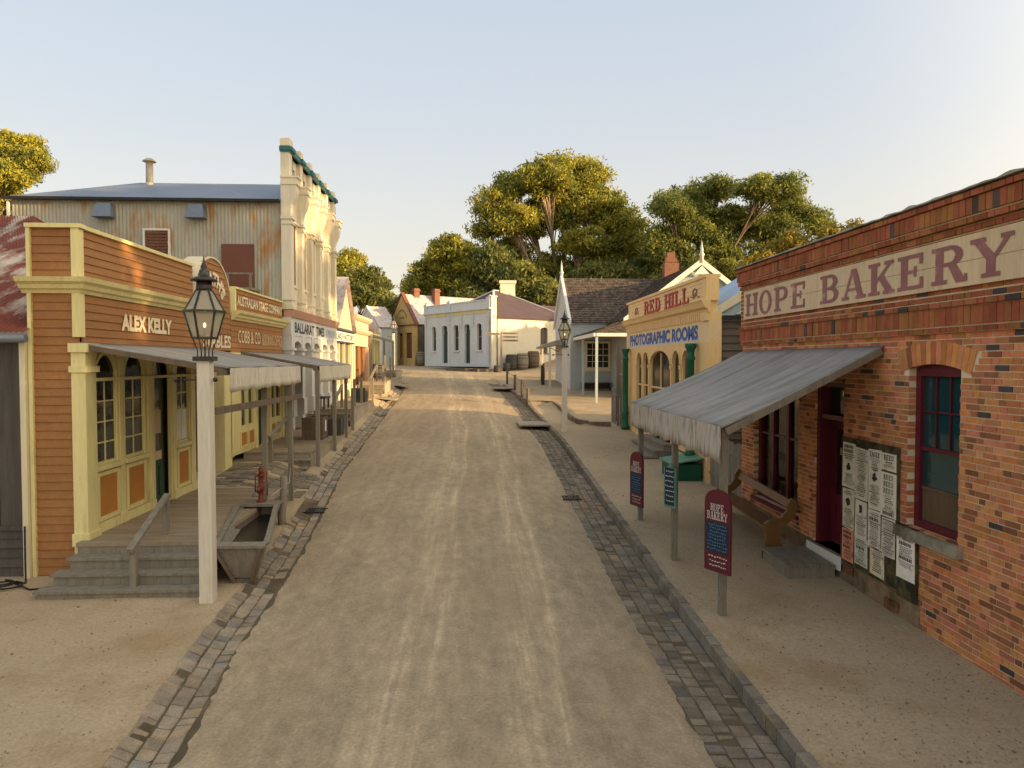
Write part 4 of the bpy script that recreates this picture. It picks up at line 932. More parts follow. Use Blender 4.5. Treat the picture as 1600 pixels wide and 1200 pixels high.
deck(38.2, 47.5, -6.1, -4.75, 2.50, 'plank deck with steps beyond the tall white shop', 4, rise=.17, tread=.35)
handrail('stair_handrail', -5.25, 36.6, 1.9, 38.9, 2.50, 'grey timber handrail on the farthest flight of steps on the left', .95)
deck(49.0, 54, -7.2, -5.3, 2.95, 'low plank landing near the far lamp', 2, rise=.17, tread=.4)
dk3 = thing('plank_walk', 'plank walkway alongside the gabled shop', 'walkway', (-5.4, 35.5, 1.6)); f = MB(); f.box(-6.1, -4.9, 33.2, 36.5, 1.74, 1.80); f.box(-4.95, -4.9, 33.2, 36.5, 1.2, 1.735); f.build('deck_boards', M['deck'], dk3)
def crate(x, y, z, sx, sy, sz, label, m='brown_wood', rot=0, name='wooden_crate', cat='crate', lab=None):
    t = thing(name, label, cat, (x, y, z)); c_, s_ = math.cos(R(rot)), math.sin(R(rot)); fr = Fr((x, y, z), (c_, s_, 0), (-s_, c_, 0)); f = MB(fr); a, b = sx / 2, sy / 2; n = max(3, int(sz / .14))
    for k in range(n):
        z0, z1 = sz * k / n, sz * (k + 1) / n - .008; f.col = (ru(.8, 1.2),) * 3
        f.box(-a, a, -b, -b + .02, z0, z1); f.box(-a, a, b - .02, b, z0, z1); f.box(-a, -a + .02, -b + .021, b - .021, z0, z1); f.box(a - .02, a, -b + .021, b - .021, z0, z1)
    f.box(-a + .02, a - .02, -b + .02, b - .02, sz - .06, sz - .03); f.build('slats', M[m], t)
    f = MB(fr)
    for ux in (-a, a - .07):
        f.box(ux, ux + .07, -b - .018, -b - .001, 0, sz)
    for dx in (-b, b - .07): f.box(a + .001, a + .018, dx, dx + .07, 0, sz); f.box(-a - .018, -a - .001, dx, dx + .07, 0, sz)
    f.build('battens', M[m], t)
    if lab: f = MB(fr); f.box(a + .019, a + .023, -.1, .12, sz * .35, sz * .85); f.build('paper_label', M['white'], t)
    return t
crate(-5.05, 22.9, 1.12, .62, .8, .70, 'brown slatted wooden crate with a white paper label on the stage office deck', lab=1)
crate(-4.62, 24.1, 1.12, .4, .5, .55, 'smaller dark wooden crate behind the labelled crate', 'dark_wood')
crate(-5.0, 31.5, 1.80, .55, .8, .62, 'dark slatted planter box on the high deck', 'dark_wood', name='planter_box', cat='planter')
crate(-5.35, 35.2, 1.80, .5, .7, .5, 'low brown box against the steps on the plank walkway')
# benches by the shop wall
st = thing('wall_bench', 'small dark bench against the tall white shop', 'bench', (-6.0, 26.6, 1.8)); f = MB(); f.box(-6.1, -5.55, 26.95, 27.9, 2.18, 2.24); f.build('seat', M['dark_wood'], st)
for (a, b) in ((-6.05, 27.0), (-5.65, 27.0), (-6.05, 27.8), (-5.65, 27.8)): f = MB(); f.box(a, a + .06, b, b + .06, 1.8, 2.18); f.build('leg', M['dark_wood'], st)
def barrel(x, y, z, r, h, label, m='pale_wood', lying=False):
    t = thing('barrel', label, 'barrel', (x, y, z)); f = MB(); prof = [(r * .8, 0), (r * .92, h * .15), (r * .99, h * .35), (r, h * .5), (r * .99, h * .65), (r * .92, h * .85), (r * .8, h), (r * .76, h), (r * .76, h - .03), (.0, h - .03)]
    f.lathe(prof, (x, y, z), 20); f.build('staves', M[m], t); f = MB()
    for q, e in ((.12, .91), (.3, .985), (.7, .985), (.88, .91)): f.lathe([(r * e + .004, h * q - .02), (r * e + .008, h * q - .02), (r * e + .008, h * q + .02), (r * e + .004, h * q + .02)], (x, y, z), 20)
    f.build('hoops', M['iron'], t); return t
barrel(-6.05, 45.0, 2.5, .37, .95, 'pale wooden barrel on the far left deck')

# stone trough and pump, hitching post
tr = thing('horse_trough', 'weathered timber horse trough beside the white lamp post', 'trough', (-3.95, 12.8, .2))
f = MB(); yA, yB = 11.25, 14.15
def tsec(y, z0, dz, xc=-3.68): return z0
A0, A1 = (-3.78, -3.42), (-4.04, -3.27); B0, B1 = (-4.35, -3.98), (-4.55, -3.82)   # bottom / top x at near and far ends
za0, za1, zb0, zb1 = .20, .70, .30, .78
f.hexa([(A0[0], yA, za0), (A0[1], yA, za0), (A0[1] - .02, yA + .05, za0), (A0[0], yA + .05, za0), (A1[0], yA - .12, za1), (A1[1], yA - .12, za1), (A1[1], yA - .06, za1), (A1[0], yA - .06, za1)])
f.hexa([(B0[0], yB, zb0), (B0[1], yB, zb0), (B0[1], yB + .05, zb0), (B0[0], yB + .05, zb0), (B1[0], yB + .05, zb1), (B1[1], yB + .05, zb1), (B1[1], yB + .11, zb1), (B1[0], yB + .11, zb1)])
for s_, (a0, a1, b0, b1) in ((1, (A0[1], A1[1], B0[1], B1[1])), (-1, (A0[0], A1[0], B0[0], B1[0]))):
    f.hexa([(a0, yA + .06, za0), (a0 - s_ * .05, yA + .06, za0), (b0 - s_ * .05, yB, zb0), (b0, yB, zb0), (a1, yA - .05, za1), (a1 - s_ * .05, yA - .05, za1), (b1 - s_ * .05, yB + .04, zb1), (b1, yB + .04, zb1)])
f.hexa([(A0[0], yA + .05, za0 - .03), (A0[1], yA + .05, za0 - .03), (B0[1], yB, zb0 - .03), (B0[0], yB, zb0 - .03), (A0[0], yA + .05, za0 + .03), (A0[1], yA + .05, za0 + .03), (B0[1], yB, zb0 + .03), (B0[0], yB, zb0 + .03)])
f.build('trough_boards', M['grey_wood'], tr)
f = MB()
f.hexa([(A1[0] - .03, yA - .16, za1 + .002), (A1[1] + .03, yA - .16, za1 + .002), (A1[1] + .03, yA + .08, za1 + .002), (A1[0] - .03, yA + .08, za1 + .002), (A1[0] - .03, yA - .16, za1 + .045), (A1[1] + .03, yA - .16, za1 + .045), (A1[1] + .03, yA + .08, za1 + .05), (A1[0] - .03, yA + .08, za1 + .05)])
f.box(B1[0] - .02, B1[1] + .02, yB - .25, yB + .13, zb1 + .002, zb1 + .05)
for s_, a1, b1 in ((1, A1[1], B1[1]), (-1, A1[0], B1[0])): f.hexa([(a1 - .045, yA + .085, za1 + .002), (a1 + .045, yA + .085, za1 + .002), (b1 + .045, yB - .255, zb1 + .002), (b1 - .045, yB - .255, zb1 + .002), (a1 - .045, yA + .085, za1 + .045), (a1 + .045, yA + .085, za1 + .045), (b1 + .045, yB - .255, zb1 + .048), (b1 - .045, yB - .255, zb1 + .048)])
f.build('rim', M['grey_wood'], tr)
f = MB(); f.poly([(A1[0] + .06, yA, .56), (A1[1] - .08, yA, .56), (B1[1] - .08, yB, .58), (B1[0] + .06, yB, .58)]); f.build('water', M['water'], tr)
f = MB(); f.beam((A1[0] + .03, yA - .14, za1), (A0[0] + .05, yA - .05, za0 - .05), .06, .05); f.beam((A1[1] - .03, yA - .14, za1), (A0[1] - .05, yA - .05, za0 - .05), .06, .05); f.box(A0[0] - .03, A0[1] + .03, yA - .05, yA + .02, .12, .19)
f.box(B0[0], B0[1], yB - .1, yB + .1, .2, .3); f.build('brackets', M['brown_wood'], tr)
pm = thing('water_pump', 'small red cast iron hand pump standing at the end of the trough', 'pump', (-4.18, 14.2, .83))
f = MB(); c_ = (-4.18, 14.15, .83)
f.lathe([(.09, 0), (.09, .03), (.055, .04), (.05, .22), (.065, .24), (.065, .3), (.05, .32), (.05, .50), (.07, .52), (.07, .55), (.03, .56)], c_, 14); f.build('pump_body', M['red_iron'], pm)
f = MB(); f.lathe([(.02, .54), (.045, .58), (.05, .64), (.02, .70), (.0, .71)], c_, 10); f.build('dome_cap', M['red_iron'], pm)
f = MB(); f.tube([(c_[0], c_[1] - .05, c_[2] + .27), (c_[0], c_[1] - .17, c_[2] + .29), (c_[0], c_[1] - .21, c_[2] + .22)], [.03, .028, .03], 8); f.build('spout', M['red_iron'], pm)
f = MB(); f.tube([(c_[0] + .02, c_[1], c_[2] + .56), (c_[0] + .11, c_[1], c_[2] + .60), (c_[0] + .13, c_[1] - .02, c_[2] + .3), (c_[0] + .12, c_[1] - .02, c_[2] + .12)], [.012, .014, .012, .016], 6); f.tube([(c_[0] - .11, c_[1], c_[2] + .5), (c_[0] - .11, c_[1], c_[2] + .2)], .012, 6); f.tube([(c_[0] - .11, c_[1], c_[2] + .5), (c_[0] + .05, c_[1], c_[2] + .53)], .012, 6); f.build('handle', M['red_iron'], pm)
hp_ = thing('hitching_post', 'rough split-log hitching post at the gutter edge', 'post', (-3.82, 14.36, .3))
f = MB(); f.tube([(-3.82, 14.36, .1), (-3.84, 14.36, .5), (-3.80, 14.36, .9), (-3.79, 14.36, 1.30)], [.075, .085, .07, .072], 7); f.build('log', M['grey_wood'], hp_)
f = MB(); f.tube([(-3.79, 14.36, 1.1), (-3.9, 13.9, 1.0), (-4.28, 13.9, .98), (-4.3, 14.78, 1.15)], .008, 5); f.tube([(-3.80, 14.36, 1.12), (-3.9, 15.2, 1.02), (-4.12, 16.15, 1.2)], .008, 5); f.build('rope_loop', M['rope'], hp_)

# ------------------------------------------------------------------ corrugated hall behind
hl = thing('corrugated_hall', 'tall rust-streaked corrugated iron hall with a blue-grey hipped roof and flue', 'hall', (-10.5, 28, 1))
f = MB(); f.corr((-14.85, 23.9, 1), (-6.28, 23.9, 1), (-6.28, 23.9, 8.8), (-14.85, 23.9, 8.8), .115, .016, 1); f.corr((-14.85, 33.5, 1), (-14.85, 23.9, 1), (-14.85, 23.9, 8.8), (-14.85, 33.5, 8.8), .115, .016, 1); f.build('wall', M['hall_iron'], hl)
f = MB(); f.corr((-14.98, 23.72, 8.86), (-6.3, 23.72, 8.86), (-6.3, 28.5, 10.5), (-12.9, 28.5, 10.5), .2, .006, 1); f.poly([(-14.98, 23.72, 8.86), (-12.9, 28.5, 10.5), (-14.98, 33.3, 8.86)]); f.poly([(-14.98, 33.3, 8.86), (-12.9, 28.5, 10.5), (-6.3, 28.5, 10.5), (-6.3, 33.3, 8.86)]); f.build('roof', M['blue_iron'], hl)
f = MB(); f.box(-15.0, -6.3, 23.62, 23.72, 8.77, 8.86); f.build('gutter', M['iron'], hl); f = MB(); f.box(-14.93, -14.86, 23.76, 23.83, 4, 8.76); f.build('downpipe', M['white'], hl)
f = MB(); c_ = (-12.31, 28.0, 10.2); f.lathe([(.13, 0), (.13, .95)], c_, 12); f.lathe([(.13, .95), (.24, .97), (.24, 1.0), (.1, 1.1)], c_, 12); f.lathe([(.2, 0), (.13, .18)], c_, 12); f.build('flue', M['hall_iron'], hl)
for x in (-11.87, -8.97): f = MB(); f.hexa([(x - .3, 23.5, 8.22), (x + .3, 23.5, 8.22), (x + .3, 23.86, 8.22), (x - .3, 23.86, 8.22), (x - .22, 23.66, 8.68), (x + .22, 23.66, 8.68), (x + .22, 23.86, 8.68), (x - .22, 23.86, 8.68)]); f.build('roof_vent', M['blue_iron'], hl)
HF = Fr((0, 23.86, 0), (1, 0, 0), (0, -1, 0)); f = MB(HF); f.box(-10.71, -10.65, 0, .07, 6.85, 7.9); f.box(-9.91, -9.85, 0, .07, 6.85, 7.9); f.box(-10.65, -9.91, 0, .07, 7.84, 7.9); f.box(-10.65, -9.91, 0, .07, 6.85, 6.91); o = f.build('window', M['white'], hl)
f = MB(HF)
for k in range(9): f.box(-10.64, -9.92, .02, .05, 6.93 + k * .1, 6.99 + k * .1)
for x in (-10.4, -10.15): f.box(x, x + .02, .05, .06, 6.92, 7.84)
f.build('shutter', M['rust_paint'], o)
f = MB(HF); f.box(-8.22, -7.18, 0, .06, 5.3, 7.42); f.build('hatch_door', M['rust_paint'], hl)
f = MB(); f.box(-8.5, -7.0, 23.0, 23.85, 5.85, 5.93); 
for x in (-8.45, -7.8, -7.1): f.box(x, x + .06, 23.02, 23.08, 5.93, 6.35)
f.box(-8.5, -7.0, 23.02, 23.08, 6.35, 6.40); f.build('loading_platform', M['grey_wood'], hl)

# ------------------------------------------------------------------ tall white shop
ts = thing('tall_stucco_shop', 'tall cream stucco shop with a six-pier parapet and BALLARAT TIMES sign', 'building', (-6.3, 27.6, 1.2))
TF = left_frame(-6.12); P0, P1, NP = 23.74, 31.5, 6; PW = .44
ctr = [P0 + PW / 2 + (P1 - P0 - PW) * k / (NP - 1) for k in range(NP)]
f = MB(TF); f.wall(P0 + .06, P1 - .06, 5.3, 10.4, -.17, 0, [(c_ + .45, c_ + 1.02, 6.2, 8.3) for c_ in ctr[:-1]] + [(c_ + .42, c_ + 1.05, 9.55, 10.1) for c_ in ctr[:-1]])
f.box(P0 + .02, P1 - .02, -.17, .0, 4.05, 5.3) if 0 else None
for c_ in ctr:
    a, b = c_ - PW / 2, c_ + PW / 2
    f.box(a + .03, b - .03, -.16, .16, 5.45, 8.25); f.box(a, b, -.16, .20, 8.08, 8.15); f.box(a - .02, b + .02, -.17, .22, 8.25, 8.34)
    # scrolled console: swells outwards towards its top
    pr = [(-.16, 8.34), (.14, 8.34), (.15, 8.55), (.20, 8.75), (.29, 8.95), (.34, 9.15), (.34, 9.36), (-.16, 9.36)]
    f.run(pr, a + .01, b - .01); f.box(a - .02, b + .02, -.17, .39, 9.36, 9.42); f.run([(-.16, 9.42), (.36, 9.42), (.38, 9.58), (-.16, 9.58)], a, b); f.box(a - .03, b + .03, -.17, .42, 9.58, 9.64)
    f.box(a + .02, b - .02, -.16, .12, 9.64, 10.42); f.box(a, b, -.17, .14, 10.62, 10.86)
    f.box(a - .03, b + .03, -.17, .22, 5.30, 5.45); f.box(a - .02, b + .02, -.16, .19, 5.6, 5.65)
for c_, c2 in zip(ctr, ctr[1:]):
    a, b = c_ + PW / 2, c2 - PW / 2; m_ = (a + b) / 2
    f.box(a, b, .0, .08, 8.26, 8.33); f.box(a + .1, b - .1, .0, .06, 6.08, 6.16); f.arch_ring(m_ - .29, m_ + .29, 8.1, .22, .08, .0, .05, 8)
    f.box(a, b, .0, .1, 10.42, 10.46); f.box(a, b, -.17, .05, 10.6, 10.68)
f.build('stucco_front', M['stucco'], ts)
f = MB(TF); f.box(P0 - .03, P1 + .03, -.175, .17, 10.42, 10.60)
for c_ in ctr: f.box(c_ - PW / 2 - .05, c_ + PW / 2 + .05, -.18, .24, 10.465, 10.58); f.box(c_ + PW / 2 - .004, c_ + PW / 2 + .012, -.02, .13, 9.72, 10.3)
f.build('teal_band', M['teal'], ts)
for c_, c2 in zip(ctr, ctr[1:]):
    m_ = (c_ + c2) / 2; g_ = MB(TF); g_.poly([(m_ - .3, -.12, 6.15), (m_ + .3, -.12, 6.15), (m_ + .3, -.12, 8.3), (m_ - .3, -.12, 8.3)]); q = MB(TF); q.box(m_ - .30, m_ - .25, -.1, -.01, 6.2, 8.25); q.box(m_ + .25, m_ + .30, -.1, -.01, 6.2, 8.25); q.box(m_ - .3, m_ + .3, -.1, -.05, 7.2, 7.26)
    o = q.build('window', M['door_brown'], ts); g_.build('pane', M['glass'], o)
f = MB(TF); f.run([(-.1, 5.04), (.20, 5.04), (.30, 5.28), (-.1, 5.30)], P0, P1); f.build('moulding', M['pink'], ts)
f = MB(TF); f.box(P0, P1, -.16, .14, 4.45, 5.04); 
for c_, c2 in zip(ctr, ctr[1:]):
    a, b = c_ + .2, c2 - .2; f.arch_fill(a, b, 4.05, 4.452, -.10, .12, .22)
for c_ in ctr:
    f.box(c_ - .2, c_ + .2, -.16, .15, 4.05, 4.45); f.box(c_ - .2, c_ + .2, -.16, .14, 1.3, 4.05); f.box(c_ - .24, c_ + .24, -.16, .2, 3.95, 4.03); f.box(c_ - .23, c_ + .23, -.16, .19, 3.62, 3.68); f.box(c_ - .23, c_ + .23, -.16, .2, 1.75, 2.3)
sgp = f.build('arcade_front', M['greysign'], ts)
text('BALLARAT', TF, P0 + .45, 4.55, 2.9, .36, .142, M['ink'], sgp, bold=.03); text('TIMES', TF, P0 + 3.7, 4.55, 1.45, .36, .142, M['ink'], sgp, bold=.03); text('& PRINTING', TF, P0 + 5.5, 4.56, 2.0, .32, .142, M['fadeblue'], sgp, bold=.01)
f = MB(TF); f.box(P0, P1, -.5, -.45, 1.5, 4.5); f.build('recessed_wall', M['cream_trim'], ts)
for c_, c2 in zip(ctr[::2], ctr[1::2]): m_ = (c_ + c2) / 2; f = MB(TF); f.box(m_ - .2, m_ + .3, -.45, -.4, 1.8, 3.9); f.build('door', M['door_brown'], ts)
f = MB(TF); f.box(P0 + .01, P1, -4, -.55, 1, 5); f.box(P0 + .3, P1 - .05, -4, -.18, 5, 8.5); f.build('rear_block', M['stucco'], ts)
# street furniture: tall lamps
def lamp_mesh(label, loc, hgt, rot, cls=1.0):
    t = thing('street_lamp', label, 'street lamp', loc, 'gas street lamps on white posts'); x, y, z = loc; k = hgt / 4.9
    f = MB(); w0, w1 = .094, .088; f.hexa([(x - w0, y - w0, z - .1), (x + w0, y - w0, z - .1), (x + w0, y + w0, z - .1), (x - w0, y + w0, z - .1)] + [(x + a * w1, y + b * w1, z + 3.52 * k) for a, b in ((-1, -1), (1, -1), (1, 1), (-1, 1))])
    f.box(x - .098, x + .098, y - .098, y + .098, z, z + .1); f.build('post', M['white_post'], t)
    zb = z + 3.53 * k; n = 6; S_ = k if k < .95 else 1
    f = MB(); f.box(x - .13, x + .13, y - .13, y + .13, zb - .03, zb + .035); f.tube([(x - .42, y, zb - .30), (x + .05, y, zb - .30)], .013, 6)
    for e in (-.42, .14): f.lathe([(0, -.035), (.03, -.025), (.035, 0), (.03, .025), (0, .035)], (x + e, y, zb - .30), 8)
    b0, t0 = .165 * S_, .27 * S_; zl, zt = zb + .30 * S_, zb + .68 * S_
    ang = [rot + 6.28318 * i / n for i in range(n)]
    for a in ang:
        c_, s_ = math.cos(a), math.sin(a)
        f.tube([(x + .1 * c_, y + .1 * s_, zb), (x + .1 * c_, y + .1 * s_, zb + .12), (x + b0 * c_, y + b0 * s_, zl)], .009, 5); f.beam((x + b0 * c_, y + b0 * s_, zl), (x + t0 * c_, y + t0 * s_, zt), .024)
    for r_, zz, h_ in ((b0, zl, .03), (t0 + .01, zt, .03)):
        for a, b in zip(ang, ang[1:] + ang[:1]): f.beam((x + r_ * math.cos(a), y + r_ * math.sin(a), zz), (x + r_ * math.cos(b), y + r_ * math.sin(b), zz), .03, h_)
    zc = zt + .30 * S_
    for a in ang: f.beam((x + t0 * math.cos(a), y + t0 * math.sin(a), zt), (x + .11 * math.cos(a), y + .11 * math.sin(a), zc), .022)
    f.lathe([(.11, 0), (.115, .02), (.105, .13), (.105, .13)], (x, y, zc), 12); f.lathe([(.105, .13), (.19, .135), (.18, .16), (.1, .2), (.075, .2), (.08, .24), (.065, .25), (.07, .28), (.03, .3), (.045, .34), (.02, .40), (.004, .50)], (x, y, zc), 12)
    f.tube([(x, y, zb), (x, y, zl + .14)], .01, 6); f.build('lantern_frame', M['lamp_metal'], t)
    f = MB()
    for a, b in zip(ang, ang[1:] + ang[:1]):
        q = lambda r_, a_, zz: (x + r_ * math.cos(a_), y + r_ * math.sin(a_), zz)
        f.poly([q(b0 - .004, a, zl), q(b0 - .004, b, zl), q(t0 - .004, b, zt), q(t0 - .004, a, zt)]); f.poly([q(t0 - .006, a, zt), q(t0 - .006, b, zt), q(.105, b, zc), q(.105, a, zc)])
    f.build('lantern_glass', M['lamp_glass'], t)
    f = MB(); f.lathe([(0, 0), (.016, .01), (.02, .035), (.013, .06), (0, .07)], (x, y, zl + .15), 8); f.build('gas_mantle', M['glow'], t)
    return t
lamp_mesh('near white lamp post with dark hexagonal lantern beside the horse trough', (-3.86, 10.46, .1), 4.9, .35)
lamp_mesh('white lamp post on the right footpath in front of the pale blue cottage', (3.33, 25.9, .99), 4.35, .2)
lamp_mesh('distant white lamp post at the far left corner of the street', (-6.1, 54.76, 2.52), 4.5, .1)

# ------------------------------------------------------------------ RED HILL photographic rooms (right)
RP = right_frame(5.9)
ph = thing('photographic_shop', 'apricot weatherboard shop front lettered RED HILL PHOTOGRAPHIC ROOMS', 'building', (6.2, 22, .8))
YN, YF = 17.5, 27.0
f = MB(RP)
f.boards(-26.8, -17.85, 5.14, 5.72, .01, .115, .014); f.box(-26.85, -17.82, -.3, 0, 4.62, 5.74)
f.run([(0, 4.83), (.05, 4.83), (.07, 4.90), (.16, 4.95), (.20, 5.06), (.24, 5.12), (0, 5.14)], -27.1, -17.45); f.box(-26.95, -17.72, -.34, .06, 5.72, 5.80)
f.box(-17.98, -17.72, -.3, .03, 5.14, 5.72); f.box(-27, -17.5, -.3, .02, 4.62, 4.83)
k = -26.9
while k < -17.9: f.box(k, k + .10, .02, .07, 4.64, 4.825); k += .17
f.box(-17.95, -17.5, .02, .09, 4.62, 4.83)
f.box(-27, -26.75, -.3, .04, .6, 4.62); f.box(-18.1, -17.5, -.3, .04, .4, 4.08)
ar = [(-25.25, -24.5), (-24.3, -23.55), (-20.7, -19.95), (-19.7, -18.95)]; ce = (-23.35, -20.95)
f.wall(-26.75, -18.1, .9, 3.5, -.06, .02, [(a, b, 1.9, 3.6) for a, b in ar] + [(ce[0], ce[1], 1.0, 3.6)])
xs = [-26.75] + sorted(x for p in ar + [ce] for x in p) + [-18.1]
for k in range(0, len(xs), 2): f.box(xs[k], xs[k + 1], -.06, .02, 3.5, 4.08)
for a, b in ar: f.arch_fill(a, b, 3.5, 4.08, -.06, .02, .40); f.arch_ring(a, b, 3.5, .40, .05, .02, .06, 10)
f.arch_fill(ce[0], ce[1], 3.5, 4.08, -.06, .02, .42); f.arch_ring(ce[0], ce[1], 3.5, .42, .06, .02, .06, 14)
for c_ in (-25.32, -24.42, -23.5, -20.8, -19.85, -18.93): f.box(c_ - .06, c_ + .06, .02, .06, 1.9, 3.42); f.box(c_ - .08, c_ + .08, .02, .08, 3.36, 3.48)
for a, b in ar: f.box(a, b, -.04, .0, 2.75, 2.8)
f.box(-26.75, -18.1, .02, .07, 1.78, 1.9)
f.build('shop_front', M['photo_y'], ph)
sg = MB(RP); sg.box(-27.0, -17.5, -.3, .025, 4.08, 4.62); sg = sg.build('sign_band', M['photo_sign'], ph)
text('PHOTOGRAPHIC ROOMS', RP, -26.45, 4.15, 8.1, .40, .028, M['blueink'], sg, bold=.05)
q = MB(RP); q.box(-26.5, -18.3, .0255, .0275, 4.12, 4.24); q.build('sign_shade', M['greysign'], sg)
slab_text('RED HILL', RP, -24.3, 5.19, 5.15, .44, .03, M['redink'], ph, gap=.12); slab_text('RED HILL', RP, -24.26, 5.16, 5.15, .44, .024, M['redshade'], ph, gap=.12)
# painted scroll ornaments either side of the lettering
for c_ in (-25.4, -18.65):
    q = MB(RP); 
    for k in range(3): q.tube([(c_ + (.18 - .05 * k) * math.cos(a) * (1 + .4 * k), .03, 5.40 + .02 * k + (.12 - .03 * k) * math.sin(a)) for a in np.linspace(.3 * k, 4.6 + k, 14)], .012, 5)
    q.tube([(c_ + x, .03, 5.30 + .03 * math.sin(x * 14)) for x in np.linspace(-.4, .4, 12)], .012, 5); q.build('painted_ornament', M['plum'], ph)
def column(u, zb, zt, r=.115):
    q = MB(RP); c_ = (u, .2, 0); q.lathe([(r * 1.4, zb), (r * 1.4, zb + .1), (r * 1.15, zb + .14), (r * 1.15, zb + .55), (r * 1.3, zb + .6), (r, zb + .66), (r * .85, zt - .45), (r * 1.05, zt - .42), (r * 1.05, zt - .36), (r * .85, zt - .33), (r * .9, zt - .18), (r * 1.35, zt - .08), (r * 1.35, zt)], c_, 16); q.build('column', M['green'], ph)
column(-18.42, .55, 4.06); column(-26.45, 1.05, 4.06)
q = MB(RP); q.box(-26.0, -23.4, .021, .06, 1.5, 1.76); q.box(-20.9, -18.75, .021, .06, 1.5, 1.76); q.box(-20.85, -18.75, .021, .05, 1.02, 1.06); q.build('green_panel', M['green'], ph)
q = MB(RP); q.box(-20.9, -18.75, .021, .045, 1.25, 1.30); q.build('white_line', M['white'], ph)
q = MB(RP); q.box(-26.9, -17.6, -1.55, -1.45, .5, 4.6); q.box(-26.9, -17.6, -1.45, -.31, 4.3, 4.4); q.box(-26.9, -26.8, -1.45, -.31, .5, 4.3); q.box(-17.7, -17.6, -1.45, -.31, .5, 4.3); q.col = (5, 2.4, .5); q.box(-23.9, -20.4, -1.44, -1.40, 1.8, 3.6); q.col = (2, 2, 1.8); q.box(-24.9, -24.3, -.9, -.85, 1.9, 3.2); q.box(-20.4, -19.6, -.9, -.85, 1.9, 3.0); q.build('interior_wall_and_glow', M['curtain'], ph)  # orange panel puts the warm glow of the lit rooms into colour
for a, b in ar + [ce]:
    q = MB(RP); q.poly([(a - .02, -.045, 1.0 if a == ce[0] else 1.88), (b + .02, -.045, 1.0 if a == ce[0] else 1.88), (b + .02, -.045, 3.95), (a - .02, -.045, 3.95)]); q.build('pane', M['shop_glass'], ph)
q = MB(RP); q.box(ce[0] + 1.15, ce[0] + 1.2, -.04, .0, 1, 3.85); q.box(ce[0], ce[1], -.041, -.001, 2.72, 2.77); q.build('glazing_bar', M['photo_y'], ph)
M['goldletter'] = mat('gold_window_lettering', (.75, .42, .06), .5, .1, 5)
text('PORTRAITS', RP, -23.15, 3.1, 2.0, .2, -.07, M['goldletter'], ph) if 0 else None
# dark weatherboard side and blue iron roof
f = MB(Fr((0, 17.62, 0), (1, 0, 0), (0, -1, 0))); f.boards(5.95, 12.5, .3, 4.62, .01, .19, .03, jit=.12); f.box(6.85, 6.97, .0, .08, .3, 4.62); f.box(5.95, 12.5, -.1, 0, .3, 4.62); f.build('side_boards', M['darkboards'], ph)
f = MB(); f.box(6.22, 12.5, 17.45, 17.57, 4.63, 4.74); f.build('gutter', M['iron'], ph)
f = MB(); f.corr((6.02, 21.4, 4.80), (6.02, 17.9, 4.80), (9.0, 17.9, 6.75), (9.0, 21.4, 6.75), .09, .014, 1); f.corr((12, 17.9, 4.8), (12, 21.4, 4.8), (9.0, 21.4, 6.75), (9.0, 17.9, 6.75), .09, .014, 1)
f.corr((6.2, 27, 4.7), (6.2, 21.4, 4.7), (9.2, 21.4, 5.6), (9.2, 27, 5.6), .09, .012, 1)
f.build('roof', M['lblue_iron'], ph)
f = MB(); f.hexa([(6.0, 17.78, 4.66), (6.0, 17.84, 4.66), (6.0, 17.84, 4.86), (6.0, 17.78, 4.86), (9.0, 17.78, 6.42), (9.0, 17.84, 6.42), (9.0, 17.84, 6.78), (9.0, 17.78, 6.78)])
f.build('barge_board', M['cream_trim'], ph)
f = MB(); f.box(5.95, 12.5, 17.66, 17.76, 4.62, 4.80); f.prism([(6.1, 4.8), (12, 4.8), (9, 6.7)], 17.9, 17.95); f.hexa([(6.6, 17.6, 4.78), (8.2, 17.6, 4.78), (8.2, 17.88, 4.78), (6.6, 17.88, 4.78), (7.3, 17.7, 5.25), (7.5, 17.7, 5.25), (7.5, 17.88, 5.25), (7.3, 17.88, 5.25)]); f.build('gable_boards', M['coolblue'], ph)
f = MB(); f.box(6.2, 12.5, 17.72, 26.9, .4, 4.6) if 0 else f.box(7.5, 12.5, 17.75, 26.9, .4, 4.6); f.build('rear_block', M['darkboards'], ph)
stp = thing('shop_steps', 'grey timber steps up to the apricot photographic shop', 'steps', (5.3, 22, .8))
for k in range(3): f = MB(); f.box(5.05 + .28 * k, 5.85, 20.7, 23.6, .55 + .18 * k, .78 + .18 * k - .045); f.box(5.02 + .28 * k, 5.87, 20.66, 23.64, .78 + .18 * k - .044, .78 + .18 * k); f.build('step', M['grey_wood'], stp)
gb = thing('storage_chest', 'dark green slope-lidded chest at the corner of the photographic shop', 'chest', (5.5, 18.2, .55))
f = MB(); f.box(5.05, 5.80, 17.75, 18.75, .52, .96); f.box(5.06, 5.79, 17.74, 17.75, .60, .70); f.build('chest_body', M['green_bin'], gb)
f = MB(); f.hexa([(4.98, 17.68, .965), (5.84, 17.68, 1.10), (5.84, 18.82, 1.10), (4.98, 18.82, .965), (4.98, 17.68, 1.0), (5.84, 17.68, 1.14), (5.84, 18.82, 1.14), (4.98, 18.82, 1.0)]); f.build('lid', M['lightgreen'], gb)
